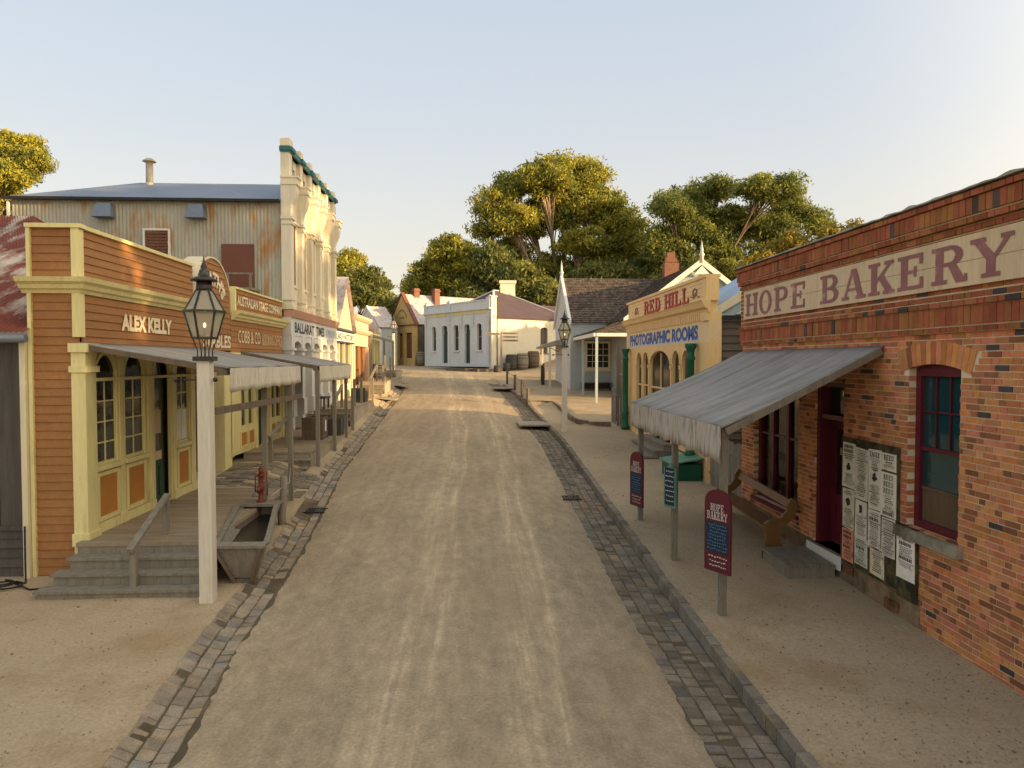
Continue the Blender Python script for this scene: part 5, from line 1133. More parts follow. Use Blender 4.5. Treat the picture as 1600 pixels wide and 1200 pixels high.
def palings(name, pts, h, label, m='grey_wood', step=.11, seed=0, rail=True):
    rr = random.Random(seed); t = thing(name, label, 'fence', (*pts[0], H(*pts[0]))); f = MB()
    for (ax, ay), (bx, by) in zip(pts, pts[1:]):
        L_ = math.hypot(bx - ax, by - ay); n = int(L_ / step); dx, dy = (bx - ax) / L_, (by - ay) / L_; fr = Fr((ax, ay, 0), (dx, dy, 0), (-dy, dx, 0))
        for k in range(n):
            u = k * step; g0 = H(ax + dx * u, ay + dy * u); f.fr = fr; v = rr.uniform(.75, 1.2); f.col = (v, v, v); e = rr.uniform(-.04, .04); f.box(u, u + step * .9, 0, .02, g0 - .1, g0 + h + e)
    o = f.build('palings', M[m], t); f = MB()
    for (ax, ay), (bx, by) in zip(pts, pts[1:]):
        for zz in (.3, h * .8): f.beam((ax + .0, ay, H(ax, ay) + zz), (bx, by, H(bx, by) + zz), .04, .07) if rail else None
    if f.f: f.build('rail', M[m], t)
    return t
palings('paling_fence', [(5.92, 17.45), (6.08, 15.35)], 1.25, 'low grey paling fence filling the gap beside the brick bakery')
palings('paling_fence', [(5.42, 27.7), (5.55, 27.3), (6.3, 27.1)], 1.35, 'grey paling fence at the far corner of the apricot shop', seed=3)
tk = thing('notice_sign', 'weathered notice board on a tall timber post behind the apricot shop', 'sign', (5.7, 27.8, 1.1)); f = MB(); f.box(5.62, 5.75, 27.75, 27.88, 1.0, 4.15); f.build('post', M['grey_wood'], tk)
f = MB(); f.box(5.76, 6.4, 27.78, 27.84, 3.1, 3.85); f.box(5.76, 6.4, 27.79, 27.83, 2.3, 3.05); f.build('board', M['pale_wood'], tk)
text('TICKETS', Fr((0, 27.78, 0), (1, 0, 0), (0, -1, 0)), 5.8, 3.52, .55, .13, .0, M['white'], tk); q = MB(Fr((0, 27.78, 0), (1, 0, 0), (0, -1, 0))); q.box(5.79, 6.37, .001, .0015 + .001, 3.47, 3.7); q.build('dark_strip', M['ink'], tk) if 0 else None

# ------------------------------------------------------------------ pale blue cottage
ct = thing('blue_cottage', 'pale blue weatherboard cottage with brown shingle roof, verandah and two gables', 'house', (9, 40, 1.9))
CX, CY0, CY1 = 5.62, 41.0, 48.4
f = MB(right_frame(CX))
def glim(v): 
    if v < 6.0: return (-CY1, -CY0)
    t = (v - 6.0) / 2.75; return (-CY1 + t * 3.7, -CY0 - t * 3.7)
f.boards(-CY1, -CY0, 1.6, 8.7, .01, .16, .03, glim); f.box(-CY1, -CY0, -.3, 0, 1.6, 6.0); f.prism([(-CY1, 6.0), (-CY0, 6.0), (-44.7, 8.75)], -.2, 0); f.box(-CY0 - .12, -CY0 + .02, .0, .05, 1.7, 6.0); f.build('gable_wall', M['cottage_white'], ct)
f = MB(right_frame(CX))
for a, b in ((-41.0 + .3, -44.7), (-48.4 - .3, -44.7)): f.hexa([(a, .0, 5.72), (a, .16, 5.72), (b, .16, 8.72), (b, .0, 8.72), (a, .0, 5.98), (a, .16, 5.98), (b, .16, 9.02), (b, .0, 9.02)])
f.lathe([(.1, 8.9), (.1, 9.1), (.14, 9.15), (.06, 9.3), (.07, 9.4), (.004, 9.95)], (-44.7, .08, 0), 8); f.build('barge_board', M['white'], ct)
f = MB(Fr((0, CY0, 0), (1, 0, 0), (0, -1, 0))); f.boards(5.65, 8.2, 1.7, 6.0, .01, .15, .025, holes=[(6.45, 7.95, 3.1, 4.75)]); f.box(5.65, 8.2, -.3, -.12, 1.7, 6.0)
f.fr = Fr((8.0, 0, 0), (0, -1, 0), (-1, 0, 0)); f.boards(-41, -36.0, 1.6, 5.9, .01, .15, .025)
f.fr = Fr((0, 36.0, 0), (1, 0, 0), (0, -1, 0))
def g2(v):
    if v < 5.9: return (8.0, 15.2)
    t = (v - 5.9) / 2.7; return (8.0 + 3.6 * t, 15.2 - 3.6 * t)
f.boards(8.0, 15.2, 1.6, 8.4, .01, .15, .025, g2); f.box(8.05, 15.15, -4, -.01, 1.6, 5.85); f.prism([(8.1, 5.85), (15.1, 5.85), (11.6, 8.5)], -.1, -.01); f.build('wall', M['coolblue'], ct)
f = MB()
def shing(f, a, b, c, d, rows, n):
    a, b, c, d = map(Vector, (a, b, c, d)); nr = (b - a).cross(d - a).normalized(); nr = nr if nr.z > 0 else -nr
    for r_ in range(rows):
        t0, t1 = r_ / rows, (r_ + 1) / rows; A, B, C, D = a.lerp(d, t0), b.lerp(c, t0), b.lerp(c, t1), a.lerp(d, t1); m_ = max(3, int((B - A).length / .16)); u = 0
        for k in range(m_):
            v = rnd(); v = .6 + .8 * v; f.col = (v, v * ru(.93, 1.02), v * ru(.88, 1.0)); p, q = A.lerp(B, k / m_), A.lerp(B, (k + .94) / m_); r2, s2 = D.lerp(C, (k + .94) / m_), D.lerp(C, k / m_); e = nr * ru(.02, .05)
            f.poly([p + e, q + e, r2 + nr * .004, s2 + nr * .004]); f.poly([p, q, q + e, p + e])
shing(f, (5.5, 40.75, 5.82), (12, 40.75, 5.82), (12, 44.7, 8.80), (5.5, 44.7, 8.80), 26, 0)
shing(f, (5.5, 48.6, 5.82), (12, 48.6, 5.82), (12, 44.7, 8.80), (5.5, 44.7, 8.80), 3, 0)
shing(f, (7.7, 35.8, 5.72), (7.7, 41.2, 5.72), (11.6, 44.7, 8.7), (11.6, 35.8, 8.7), 26, 0); shing(f, (15.5, 35.8, 5.72), (15.5, 44, 5.72), (11.6, 44.7, 8.7), (11.6, 35.8, 8.7), 3, 0)
shing(f, (5.75, 33.85, 4.98), (8.1, 33.85, 4.98), (8.1, 36, 5.6), (7.4, 36, 5.6), 10, 0); shing(f, (5.75, 41.0, 4.98), (5.75, 33.85, 4.98), (7.9, 36.0, 5.65), (7.9, 41.0, 5.65), 10, 0)
f.build('shingle_roof', M['shingle'], ct)
f = MB(Fr((0, 35.78, 0), (1, 0, 0), (0, -1, 0)))
for a in (7.6, 15.6): f.hexa([(a, -.03, 5.50), (a, .06, 5.50), (11.6, .06, 8.5), (11.6, -.03, 8.5), (a, -.03, 5.78), (a, .06, 5.78), (11.6, .06, 8.82), (11.6, -.03, 8.82)])
f.lathe([(.1, 8.6), (.1, 8.95), (.16, 9.0), (.07, 9.15), (.08, 9.25), (.004, 9.75)], (11.6, .02, 0), 8); f.prism([(11.2, 8.0), (12.0, 8.0), (11.6, 8.45)], .07, .1)
f.box(8.0, 8.1, -.05, .05, 1.6, 5.7); f.build('barge_board', M['white'], ct)
f = MB(); f.box(5.75, 5.90, 33.9, 41, 4.78, 4.95); f.box(5.901, 8.2, 33.88, 34.0, 4.78, 4.95); f.build('verandah_beam', M['white'], ct)
for (x, y) in ((5.92, 34.0), (5.90, 38.1)): f = MB(); f.box(x - .06, x + .06, y - .06, y + .06, 1.4, 4.78); f.build('verandah_post', M['coolblue'], ct)
o = sash(Fr((0, CY0 - .02, 0), (1, 0, 0), (0, -1, 0)), 6.45, 7.95, 3.1, 4.75, .07, ct, M['cream_trim'], M['glass'], 4, (2, 2), .13, .03)
f = MB(Fr((0, CY0, 0), (1, 0, 0), (0, -1, 0))); f.box(6.3, 8.1, .03, .12, 3.0, 3.1); f.box(6.9, 8.0, -.1, .06, 1.5, 1.95); f.build('sill', M['cream_trim'], ct)
vb = thing('verandah_bench', 'long dark bench on the verandah of the blue cottage', 'bench', (7, 40.5, 1.9)); f = MB(); f.box(6.2, 7.9, 40.3, 40.7, 2.3, 2.36); f.box(6.2, 7.9, 40.66, 40.7, 2.0, 2.3); f.build('seat', M['dark_wood'], vb)
for x in (6.25, 7.8): f = MB(); f.box(x, x + .06, 40.35, 40.6, 1.8, 2.3); f.build('leg', M['dark_wood'], vb)
f = MB(); cm_ = (12.3, 44.0); f.box(11.85, 12.75, 43.7, 44.3, 7.5, 9.7); f.box(11.95, 12.65, 43.8, 44.2, 9.7, 10.0); f.box(11.88, 12.72, 43.75, 44.25, 9.75, 9.83); f.box(12.05, 12.55, 43.85, 44.15, 10.0, 10.35); f.build('chimney', M['brickred'], ct)
vl = thing('sign_bracket', 'small bracket sign arm on the white gable of the blue cottage', 'bracket', (5.4, 47, 4.6)); f = MB(); f.beam((5.55, 46.5, 4.9), (4.6, 46.5, 4.55), .05); f.beam((5.55, 46.5, 4.2), (4.8, 46.5, 4.6), .04); f.build('bracket_arm', M['grey_wood'], vl)  # timber sign arm with a strut, no lamp on it

# terrace edging logs, bollards, plank bridges
te = MB(); rr = random.Random(6); pts = [(2.72, 34.72), (3.46, 34.78), (3.9, 34.4), (4.0, 32.2), (3.97, 29.4), (4.1, 28.1), (4.45, 27.45), (5.3, 27.15)]
for (ax, ay), (bx, by) in zip(pts, pts[1:]):
    L_ = math.hypot(bx - ax, by - ay); n = max(2, int(L_ / .3))
    for k in range(n):
        p = (ax + (bx - ax) * k / n, ay + (by - ay) * k / n); q = (ax + (bx - ax) * (k + .93) / n, ay + (by - ay) * (k + .93) / n); z = H(p[0] + .15, p[1] + .15) + rr.uniform(.0, .03); v = rr.uniform(.14, .24); te.col = (v, v * .8, v * .58); te.beam((p[0], p[1], z - .13), (q[0], q[1], z - .13), .12, .30)
struct(te.build('terrace_edging', M['stone']))
def bollard_at(x, y, h, label):
    t = thing('bollard', label, 'bollard', (x, y, H(x, y)), 'rail posts along the right hand terrace'); z = H(x, y); f = MB(); f.tube([(x, y, z - .1), (x, y, z + h * .5), (x + .01, y, z + h)], [.075, .07, .075], 8); f.build('post', M['brown_wood'], t); return z + h
bs = [(2.66, 34.9), (2.6, 38.2), (2.45, 42.2), (2.2, 46.6)]
bl = ['nearest dark timber rail post at the corner of the raised terrace', 'second dark timber rail post from the terrace corner', 'third dark timber rail post from the terrace corner', 'farthest dark timber rail post along the terrace']
for (x, y), l in zip(bs, bl): bollard_at(x, y, .92, l)
rl = thing('bollard_rail', 'thin rail strung along the terrace posts', 'rail', (2.5, 40, 2.4)); f = MB()
for (a, b) in zip(bs, bs[1:]): f.tube([(*a, H(*a) + .8), (*b, H(*b) + .8)], .018, 5)
f.build('rail', M['brown_wood'], rl)
def bridge(x0, x1, y0, y1, z, label, tilt=0):
    t = thing('gutter_bridge', label, 'plank bridge', ((x0 + x1) / 2, (y0 + y1) / 2, z)); f = MB(); y = y0
    while y < y1: f.col = (ru(.8, 1.15),) * 3; f.hexa([(x0, y, z - .05 + tilt), (x1, y, z - .05), (x1, y + .17, z - .05), (x0, y + .17, z - .05 + tilt), (x0, y, z + tilt), (x1, y, z), (x1, y + .17, z), (x0, y + .17, z + tilt)]); y += .18
    f.build('planks', M['pale_wood'], t)
bridge(1.75, 2.95, 27.1, 28.9, 1.14, 'plank bridge over the right gutter nearest the white lamp post'); bridge(1.2, 2.4, 42.4, 44.2, 1.98, 'farther plank bridge over the right gutter')
bridge(-5.0, -3.9, 35.6, 37.2, 1.68, 'plank bridge over the left gutter nearer the shops', .12); bridge(-5.5, -4.1, 43.0, 45.0, 2.1, 'farther plank bridge over the left gutter', .15)
def grate(x, y, label):
    t = thing('drain_grate', label, 'drain', (x, y, H(x, y))); f = MB(); z = H(x, y) + .035
    for k in range(7): f.box(x - .2 + k * .06, x - .175 + k * .06, y - .2, y + .2, z, z + .02)
    f.box(x - .22, x + .22, y - .22, y - .2, z, z + .021); f.box(x - .22, x + .22, y + .2, y + .22, z, z + .021); f.build('bars', M['iron'], t)
grate(2.3, 16.6, 'iron drain grate in the right stone gutter'); grate(-3.45, 15.6, 'iron drain grate in the left stone gutter')
# loose posts along the left decks
for x, y, h, l in ((-4.45, 26.4, 1.5, 'slim grey rail post at the foot of the steps to the high deck'), (-4.7, 33.4, 1.3, 'slim grey rail post at the far end of the high deck'), (-4.85, 38.4, 1.5, 'slim grey rail post at the foot of the far left deck steps'), (-4.75, 28.6, 1.6, 'slim grey rail post beside the high deck, the nearer of two'), (-4.8, 30.7, 1.5, 'slim grey rail post beside the high deck, the farther of two'), (-5.0, 40.5, 1.9, 'slim grey post at the edge of the far left deck'), (-5.05, 43.5, 1.7, 'slim grey post beside the barrel on the far left deck')):
    t = thing('rail_post', l, 'post', (x, y, H(x, y))); f = MB(); z = H(x, y); f.box(x - .05, x + .05, y - .05, y + .05, z - .1, z + h); f.build('post', M['grey_wood'], t)

# ------------------------------------------------------------------ left row beyond the white shop
gs = thing('gabled_shop', 'narrow pale shop with a steep pointed gable and a lettered fascia on the left', 'building', (-6.5, 34.5, 1.5)); GF = left_frame(-6.2)
f = MB(GF); f.boards(31.6, 36.7, 5.1, 7.5, .01, .2, .02, lambda v: (32.2 + (v - 5.1) * 1.02, 36.7 - (v - 5.1) * .80)); f.prism([(32.1, 5.1), (36.8, 5.1), (34.75, 7.6)], -.2, 0); f.box(36.3, 36.75, -.2, .06, 1.6, 4.45); f.box(31.6, 32.0, -.2, .06, 1.6, 4.45); f.build('gable_front', M['salmon'], gs)
f = MB(GF); f.box(31.6, 36.85, -.2, .1, 4.45, 5.0); f.box(31.55, 36.95, -.2, .2, 5.0, 5.1); f.build('fascia', M['ink'], gs); q = MB(GF); q.box(31.7, 36.7, .101, .12, 4.52, 4.95); q = q.build('sign_board', M['greysign'], gs); text('LAKE FACTORY', GF, 32.0, 4.58, 4.5, .30, .122, M['ink'], q, bold=.02)
f = MB(GF); 
for a, b in ((32.0, 33.3), (33.4, 34.7), (34.8, 36.25)): f.box(a, b, -.1, -.05, 3.2, 3.26)
for a in (31.98, 33.3, 34.7, 36.25): f.box(a, a + .08, -.15, .0, 1.7, 4.45)
f.box(32, 36.3, -.15, 0, 1.7, 2.5); o = f.build('window_frame', M['cream_trim'], gs); g_ = MB(GF); g_.poly([(32, -.12, 2.4), (36.3, -.12, 2.4), (36.3, -.12, 4.45), (32, -.12, 4.45)]); g_.build('pane', M['glass'], o)
f = MB(); f.poly([(-6.0, 32.0, 5.05), (-6.0, 34.75, 7.65), (-12, 34.75, 7.65), (-12, 32.0, 5.05)]); f.poly([(-6.0, 37.0, 5.05), (-12, 37.0, 5.05), (-12, 34.75, 7.65), (-6.0, 34.75, 7.65)]); f.build('roof', M['pale_iron'], gs)
f = MB(); f.box(-12, -6.5, 31.8, 36.9, 1, 5.05); f.build('rear_block', M['salmon'], gs)
pf = thing('parapet_shop', 'peach rendered shop with a heavy moulded parapet beyond the pointed gable', 'building', (-6.5, 39.5, 1.8)); f = MB(GF)
f.box(37.0, 42.4, -.3, 0, 4.4, 5.9); f.run([(0, 5.05), (.1, 5.08), (.2, 5.2), (.22, 5.3), (0, 5.32)], 36.95, 42.5); f.run([(0, 5.75), (.1, 5.78), (.22, 5.9), (.24, 6.02), (-.3, 6.02)], 36.95, 42.5)
f.box(37.0, 37.4, -.3, .05, 1.6, 4.4); f.box(42.0, 42.4, -.3, .05, 1.6, 4.4); f.box(37.4, 42.0, -.3, .02, 1.6, 2.3); f.build('parapet_front', M['salmon'], pf)
for a in (37.5, 39.2, 40.9): f = MB(GF); f.box(a, a + 1.0, -.3, -.12, 2.3, 4.4); f.box(a + .1, a + .9, -.12, -.1, 2.5, 4.2); f.build('shutter_door', M['door_brown'], pf)
f = MB(GF); f.box(37.4, 42, -.28, -.25, 2.3, 4.4); f.build('pane', M['glass'], pf)
f = MB(); f.box(-12, -6.5, 37.0, 42.4, 1, 5.3); f.poly([(-6.8, 36.9, 6.0), (-6.8, 38.3, 7.3), (-11, 38.3, 7.3), (-11, 36.9, 6.0)]); f.prism([(-11, 5), (-6.9, 5), (-6.9, 5.2)], 37, 37.1); f.prism([(-6.9, 6.0), (-6.8, 6.0), (-6.8, 6.1)], 37, 38); f.build('rear_block', M['salmon'], pf)
f = MB(left_frame(-6.9)); f.prism([(36.9, 5.9), (40.0, 5.9), (38.4, 7.3)], -4, 0); f.build('rear_gable', M['pale_iron'], pf)
f = MB(); f.box(-7.9, -7.2, 36.6, 37.3, 5.0, 7.55); f.box(-7.98, -7.12, 36.52, 37.38, 7.3, 7.45); f.build('chimney', M['brickred'], pf)
vf = thing('verandah_frame', 'bare timber verandah frame reaching from the peach shop toward the far lamp', 'frame', (-5.9, 46, 2.3)); f = MB(); f.beam((-6.05, 42.3, 5.1), (-5.6, 50, 4.95), .1, .14); f.beam((-6.05, 42.4, 2.0), (-6.05, 42.4, 5.1), .16); f.build('beam', M['grey_wood'], vf)  # front beam and posts of a verandah
for p in ((-5.75, 46.2), (-5.6, 50)): f = MB(); f.box(p[0] - .06, p[0] + .06, p[1] - .06, p[1] + .06, H(*p) - .1, 4.95); f.build('post', M['grey_wood'], vf)
ss = thing('side_shop', 'low yellow shop wall with narrow columns next to the peach shop', 'building', (-6.6, 44.5, 2.3)); f = MB(GF)
f.box(42.45, 47.5, -.3, .0, 4.9, 5.3); f.box(42.45, 47.5, -.3, -.25, 2, 4.9)
for a in (42.5, 43.6, 44.8, 46.0, 47.3): f.box(a, a + .2, -.25, .02, 2.0, 4.9)
f.build('shop_front', M['yellow_trim'], ss); f = MB(GF); f.poly([(42.5, -.2, 2.8), (47.4, -.2, 2.8), (47.4, -.2, 4.8), (42.5, -.2, 4.8)]); f.build('pane', M['glass'], ss); f = MB(); f.box(-12, -6.52, 42.5, 47.4, 1, 5.0); f.build('rear_block', M['salmon'], ss)

# ------------------------------------------------------------------ buildings closing the street
def obl(x, y): return Fr((x, y, 0), (.568, -.823, 0), (-.823, -.568, 0))      # faces the street, u runs toward the nearer corner
GB = thing('grey_rendered_shop', 'long blue-grey and cream single-storey shop with maroon hipped roof closing the street', 'building', (-1, 65, 3))
gf = obl(1.45, 60.0); Lg = 10.7
f = MB(gf); ZG = 3.1; wn = [(-9.4, -8.75, 4.55, 6.85), (-5.65, -4.9, 4.55, 6.85), (-2.0, -1.3, 4.55, 6.85)]; ds = [(-7.65, -6.75, 3.35, 6.85), (-3.95, -3.1, 3.35, 6.85)]
# positions read from the photograph along the facade
f.wall(-Lg, 0, ZG, 7.7, -.3, 0, [(a, b, c, d) for a, b, c, d in wn + ds]); 
for a, b, c, d in wn + ds: f.arch_fill(a, b, d - .25, d + .001, -.2, .003, .25, 6); f.arch_ring(a, b, d - .25, .25, .1, .0, .05, 8, legs=.3)
for a, b, c, d in wn: f.box(a - .15, b + .15, .0, .12, c - .14, c)
for u in (-Lg + .15, -6.3 - .1, -2.6, -4.45, -.35): 
    f.box(u - .12, u + .12, .0, .09, 6.6 if u in (-2.6, -4.45) else ZG, 7.7); f.box(u - .16, u + .16, .0, .14, 6.9, 6.98); f.box(u - .16, u + .16, .0, .14, 7.3, 7.38)
f.box(-Lg, 0, -.3, .05, 7.7, 8.0) ; f.box(-Lg - .1, .1, -.3, .25, 8.0, 8.1); f.box(-Lg, 0, -.3, .02, 8.1, 8.75); f.box(-Lg - .05, .05, -.35, .08, 8.75, 8.85); f.box(-Lg, .0, .0, .06, ZG, ZG + .3)
for u in (-Lg + .2, -6.4, -.25): f.box(u - .25, u + .25, -.36, .14, 8.0, 9.0); f.lathe([(.22, 9.0), (.15, 9.1), (.05, 9.2)], (u, -.1, 0), 8)
f.build('facade', M['greywall'], GB)
q = MB(gf); q.box(-Lg + .5, -6.7, .05, .06, 7.72, 7.97); q.box(-6.1, -.5, .05, .06, 7.72, 7.97); q.build('frieze', M['yellow_trim'], GB)
for a, b, c, d in wn: q = MB(gf); q.box(a, b, -.22, -.2, c, d); q.build('pane', M['glass'], GB); q = MB(gf); q.box(a, b, -.2, -.17, (c + d) / 2 - .04, (c + d) / 2 + .04); q.box(a, a + .07, -.2, -.16, c, d); q.box(b - .07, b, -.2, -.16, c, d); q.build('window_frame', M['grey_wood'], GB)
for a, b, c, d in ds: q = MB(gf); q.box(a, b, -.25, -.2, c, 5.9); q.box(a, b, -.25, -.17, 5.9, 6.0); q.box(a, b, -.27, -.25, 6, d); q.build('door', M['green_door'], GB)
sf = Fr((1.45, 60.0, 0), (.823, .568, 0), (.568, -.823, 0)); f = MB(sf)
f.wall(0, 9.3, 2.6, 7.25, -.3, 0, [(5.5, 6.3, 4.3, 6.6)]); f.box(-.02, .5, -.02, .14, 2.9, 9.0); f.box(-.1, .55, -.3, .2, 9.0, 9.1); f.arch_fill(5.5, 6.3, 6.4, 6.601, -.2, .003, .2, 6); f.build('side_wall', M['creamwall'], GB)
q = MB(sf); q.box(5.5, 6.3, -.2, -.15, 4.3, 6.6); o = q.build('window', M['curtain'], GB); q = MB(sf); q.box(5.5, 6.3, -.15, -.12, 5.0, 5.1); q.box(5.46, 5.52, -.1, .01, 4.3, 6.4); q.box(5.4, 6.4, -.05, .08, 4.2, 4.3); q.build('window_frame', M['grey_wood'], o)
q = MB(sf); q.tube([(.62, .06, 3), (.62, .06, 7.2)], .05, 6); q.box(.5, 9.4, .0, .14, 7.2, 7.34); q.build('gutter', M['slate'], GB)
def RP3(u, v, z): p = Vector((1.45, 60, 0)) + Vector((-.568, .823, 0)) * u + Vector((.823, .568, 0)) * v; return (p.x, p.y, z)
f = MB(); apx, apy, zr = 5.3, 5.2, 10.15
q1, q2 = RP3(5.3, 4.2, zr), RP3(5.3, 5.0, zr); vb_ = 9.6
f.poly([RP3(-.2, .2, 7.3), RP3(-.2, vb_, 7.3), q2, q1]); f.poly([RP3(10.9, .2, 7.3), RP3(-.2, .2, 7.3), q1]); f.poly([RP3(-.2, vb_, 7.3), RP3(10.9, vb_, 7.3), q2]); f.poly([RP3(10.9, vb_, 7.3), RP3(10.9, .2, 7.3), q1, q2])
f.poly([RP3(.4, vb_ - 2, 7.2), RP3(.4, 17, 7.2), RP3(4.5, 14, 9.0), RP3(4.5, vb_ - 2, 9.0)]); f.build('roof', M['slate'], GB)
f = MB(); f.beam(RP3(-.2, .2, 7.36), (q1[0], q1[1], zr + .04), .22, .1); f.beam((q1[0], q1[1], zr + .05), (q2[0], q2[1], zr + .05), .22, .1); f.beam(RP3(-.2, vb_, 7.36), (q2[0], q2[1], zr + .04), .22, .1); f.beam(RP3(10.9, .2, 7.36), (q1[0], q1[1], zr + .04), .22, .1); f.build('ridge_cap', M['greysign'], GB)
f = MB(sf); f.box(9.3, 17, -4, -.4, 2.6, 7.2); f.build('rear_wing', M['creamwall'], GB)
c_ = RP3(5.0, 5.6, 0); f = MB(); f.box(c_[0] - .7, c_[0] + .7, c_[1] - .4, c_[1] + .4, 9.3, 11.0); f.box(c_[0] - .8, c_[0] + .8, c_[1] - .5, c_[1] + .5, 10.9, 11.15); f.build('chimney', M['creamwall'], GB)
f = MB(gf); f.box(-12, 1.2, .0, 2.2, 2.6, 2.95); f.box(-9, -1, 2.2, 2.6, 2.5, 2.8); f.box(-2.8, .2, 2.0, 2.7, 2.6, 2.99); f.build('footpath_steps', M['darkboards'], GB)
YS_ = thing('yellow_gabled_shop', 'mustard shop with a steep pointed gable and arched lettering at the end of the street', 'building', (-6.5, 73, 3.2)); yf = obl(-5.75, 70.2); Ly = 5.2
f = MB(yf); f.prism([(-Ly - .1, 7.2), (.1, 7.2), (-Ly / 2, 10.3)], -.3, .0); f.box(-Ly, 0, -.3, .02, 6.4, 7.1); 
for u in (-Ly + .2, -3.45, -2.1, -.2): f.box(u - .2, u + .2, -.3, .1, 3.1, 6.4); f.box(u - .25, u + .25, -.3, .14, 6.0, 6.1)
f.box(-Ly, 0, -.3, -.0, 3.1, 3.9); f.build('facade', M['shopyellow'], YS_)
text('COURT HOUSE', yf, -Ly / 2 - 1.0, 7.5, 2.0, .42, .01, M['ink'], YS_, arc=(1.15, 1.1)) if 0 else None
q = MB(yf)
for a in np.linspace(-1.2, 1.2, 13): q.box(-Ly / 2 + 1.05 * math.sin(a) - .05, -Ly / 2 + 1.05 * math.sin(a) + .05, .001, .012, 7.55 + 1.15 * math.cos(a) - .11, 7.55 + 1.15 * math.cos(a) + .11)
for k in range(4): q.box(-Ly / 2 - .45 + k * .25, -Ly / 2 - .3 + k * .25, .001, .012, 7.85, 8.05)
q.build('arched_lettering', M['darkboards'], YS_)
q = MB(yf); q.box(-Ly - .15, .15, -.3, .12, 7.1, 7.22); q.hexa([(-Ly - .25, -.3, 7.1), (-Ly - .25, .1, 7.1), (-Ly / 2, .1, 10.35), (-Ly / 2, -.3, 10.35), (-Ly - .25, -.3, 7.3), (-Ly - .25, .1, 7.3), (-Ly / 2, .1, 10.55), (-Ly / 2, -.3, 10.55)]); q.hexa([(.25, -.3, 7.1), (.25, .1, 7.1), (-Ly / 2, .1, 10.35), (-Ly / 2, -.3, 10.35), (.25, -.3, 7.3), (.25, .1, 7.3), (-Ly / 2, .1, 10.55), (-Ly / 2, -.3, 10.55)]); q.build('barge_board', M['rust_paint'], YS_)
q = MB(yf); q.poly([(-Ly, -.2, 3.9), (0, -.2, 3.9), (0, -.2, 6.4), (-Ly, -.2, 6.4)]); q.build('pane', M['glass'], YS_); q = MB(yf); q.box(-3.2, -2.35, -.19, -.1, 3.2, 6.0); q.build('door', M['orange_panel'], YS_); q = MB(yf); q.box(-1.85, -.45, -.19, -.15, 4.0, 6.3); q.col = (.5, .5, .5); q.build('shutter', M['rust_paint'], YS_)
def gable_roof(fr, L_, dep, ze, zp, m, par, pitch=.35):
    f = MB(fr); a = Vector((.2, .1, ze)); f.corr((.25, -dep, ze), (.25, .1, ze), (-L_ / 2, .1, zp), (-L_ / 2, -dep, zp), pitch, .03, 1); f.corr((-L_ - .25, .1, ze), (-L_ - .25, -dep, ze), (-L_ / 2, -dep, zp), (-L_ / 2, .1, zp), pitch, .03, 1); return f.build('roof', M[m], par)
gable_roof(yf, Ly, 9, 7.2, 10.35, 'pale_iron', YS_); f = MB(yf); f.box(-Ly, 0, -9, -.31, 3, 7.2); f.build('side_wall', M['darkboards'], YS_)
for (u, d_) in ((-2.6, -1.6), (-1.9, -3.6)): f = MB(yf); f.box(u - .3, u + .3, d_ - .3, d_ + .3, 8.5, 11.0); f.box(u - .37, u + .37, d_ - .37, d_ + .37, 10.7, 10.85); f.build('chimney', M['brickred'], YS_)
b_ = barrel(-5.1, 70.2, 3.2, .5, 1.3, 'grey barrel between the mustard shop and the grey shop', 'grey_wood')
PS = thing('pale_gabled_shop', 'small pale shop with pinkish iron gable roof left of the mustard shop', 'building', (-9, 68, 3.1)); pf_ = obl(-9.2, 70.0); Lp = 5.0
f = MB(pf_); f.prism([(-Lp, 6.6), (0, 6.6), (-Lp / 2, 9.0)], -.3, -.02); f.box(-Lp, 0, -.3, 0, 3, 6.6); f.build('facade', M['cottage_white'], PS); q = MB(pf_); q.box(-Lp - .1, .1, .0, .12, 5.9, 7.0); q = q.build('sign_board', M['sign_cream'], PS); q2_ = MB(pf_)
for k in range(9): q2_.box(-3.9 + k * .36, -3.65 + k * .36, .121, .13, 6.4, 6.75)
q2_.build('faded_lettering', M['pink'], q)
for a in (-4.2, -2.3): q = MB(pf_); q.box(a, a + 1.2, .0, .04, 4.0, 5.7); q.build('pane', M['glass'], PS); q = MB(pf_); q.box(a - .1, a, .0, .08, 3.9, 5.8); q.box(a + 1.2, a + 1.3, .0, .08, 3.9, 5.8); q.box(a + .55, a + .65, .04, .08, 4, 5.7); q.build('window_frame', M['white'], PS)
gable_roof(pf_, Lp, 2.0, 6.9, 9.1, 'pale_iron', PS)
q = MB(pf_)
for e in (-Lp - .2, .2): q.hexa([(e, -.1, 6.4), (e, .12, 6.4), (-Lp / 2, .12, 8.9), (-Lp / 2, -.1, 8.9), (e, -.1, 6.65), (e, .12, 6.65), (-Lp / 2, .12, 9.15), (-Lp / 2, -.1, 9.15)])
q.build('barge_board', M['white'], PS); f = MB(pf_); f.box(-Lp, 0, -2.0, -.31, 3, 6.9); f.build('side_wall', M['coolblue'], PS)
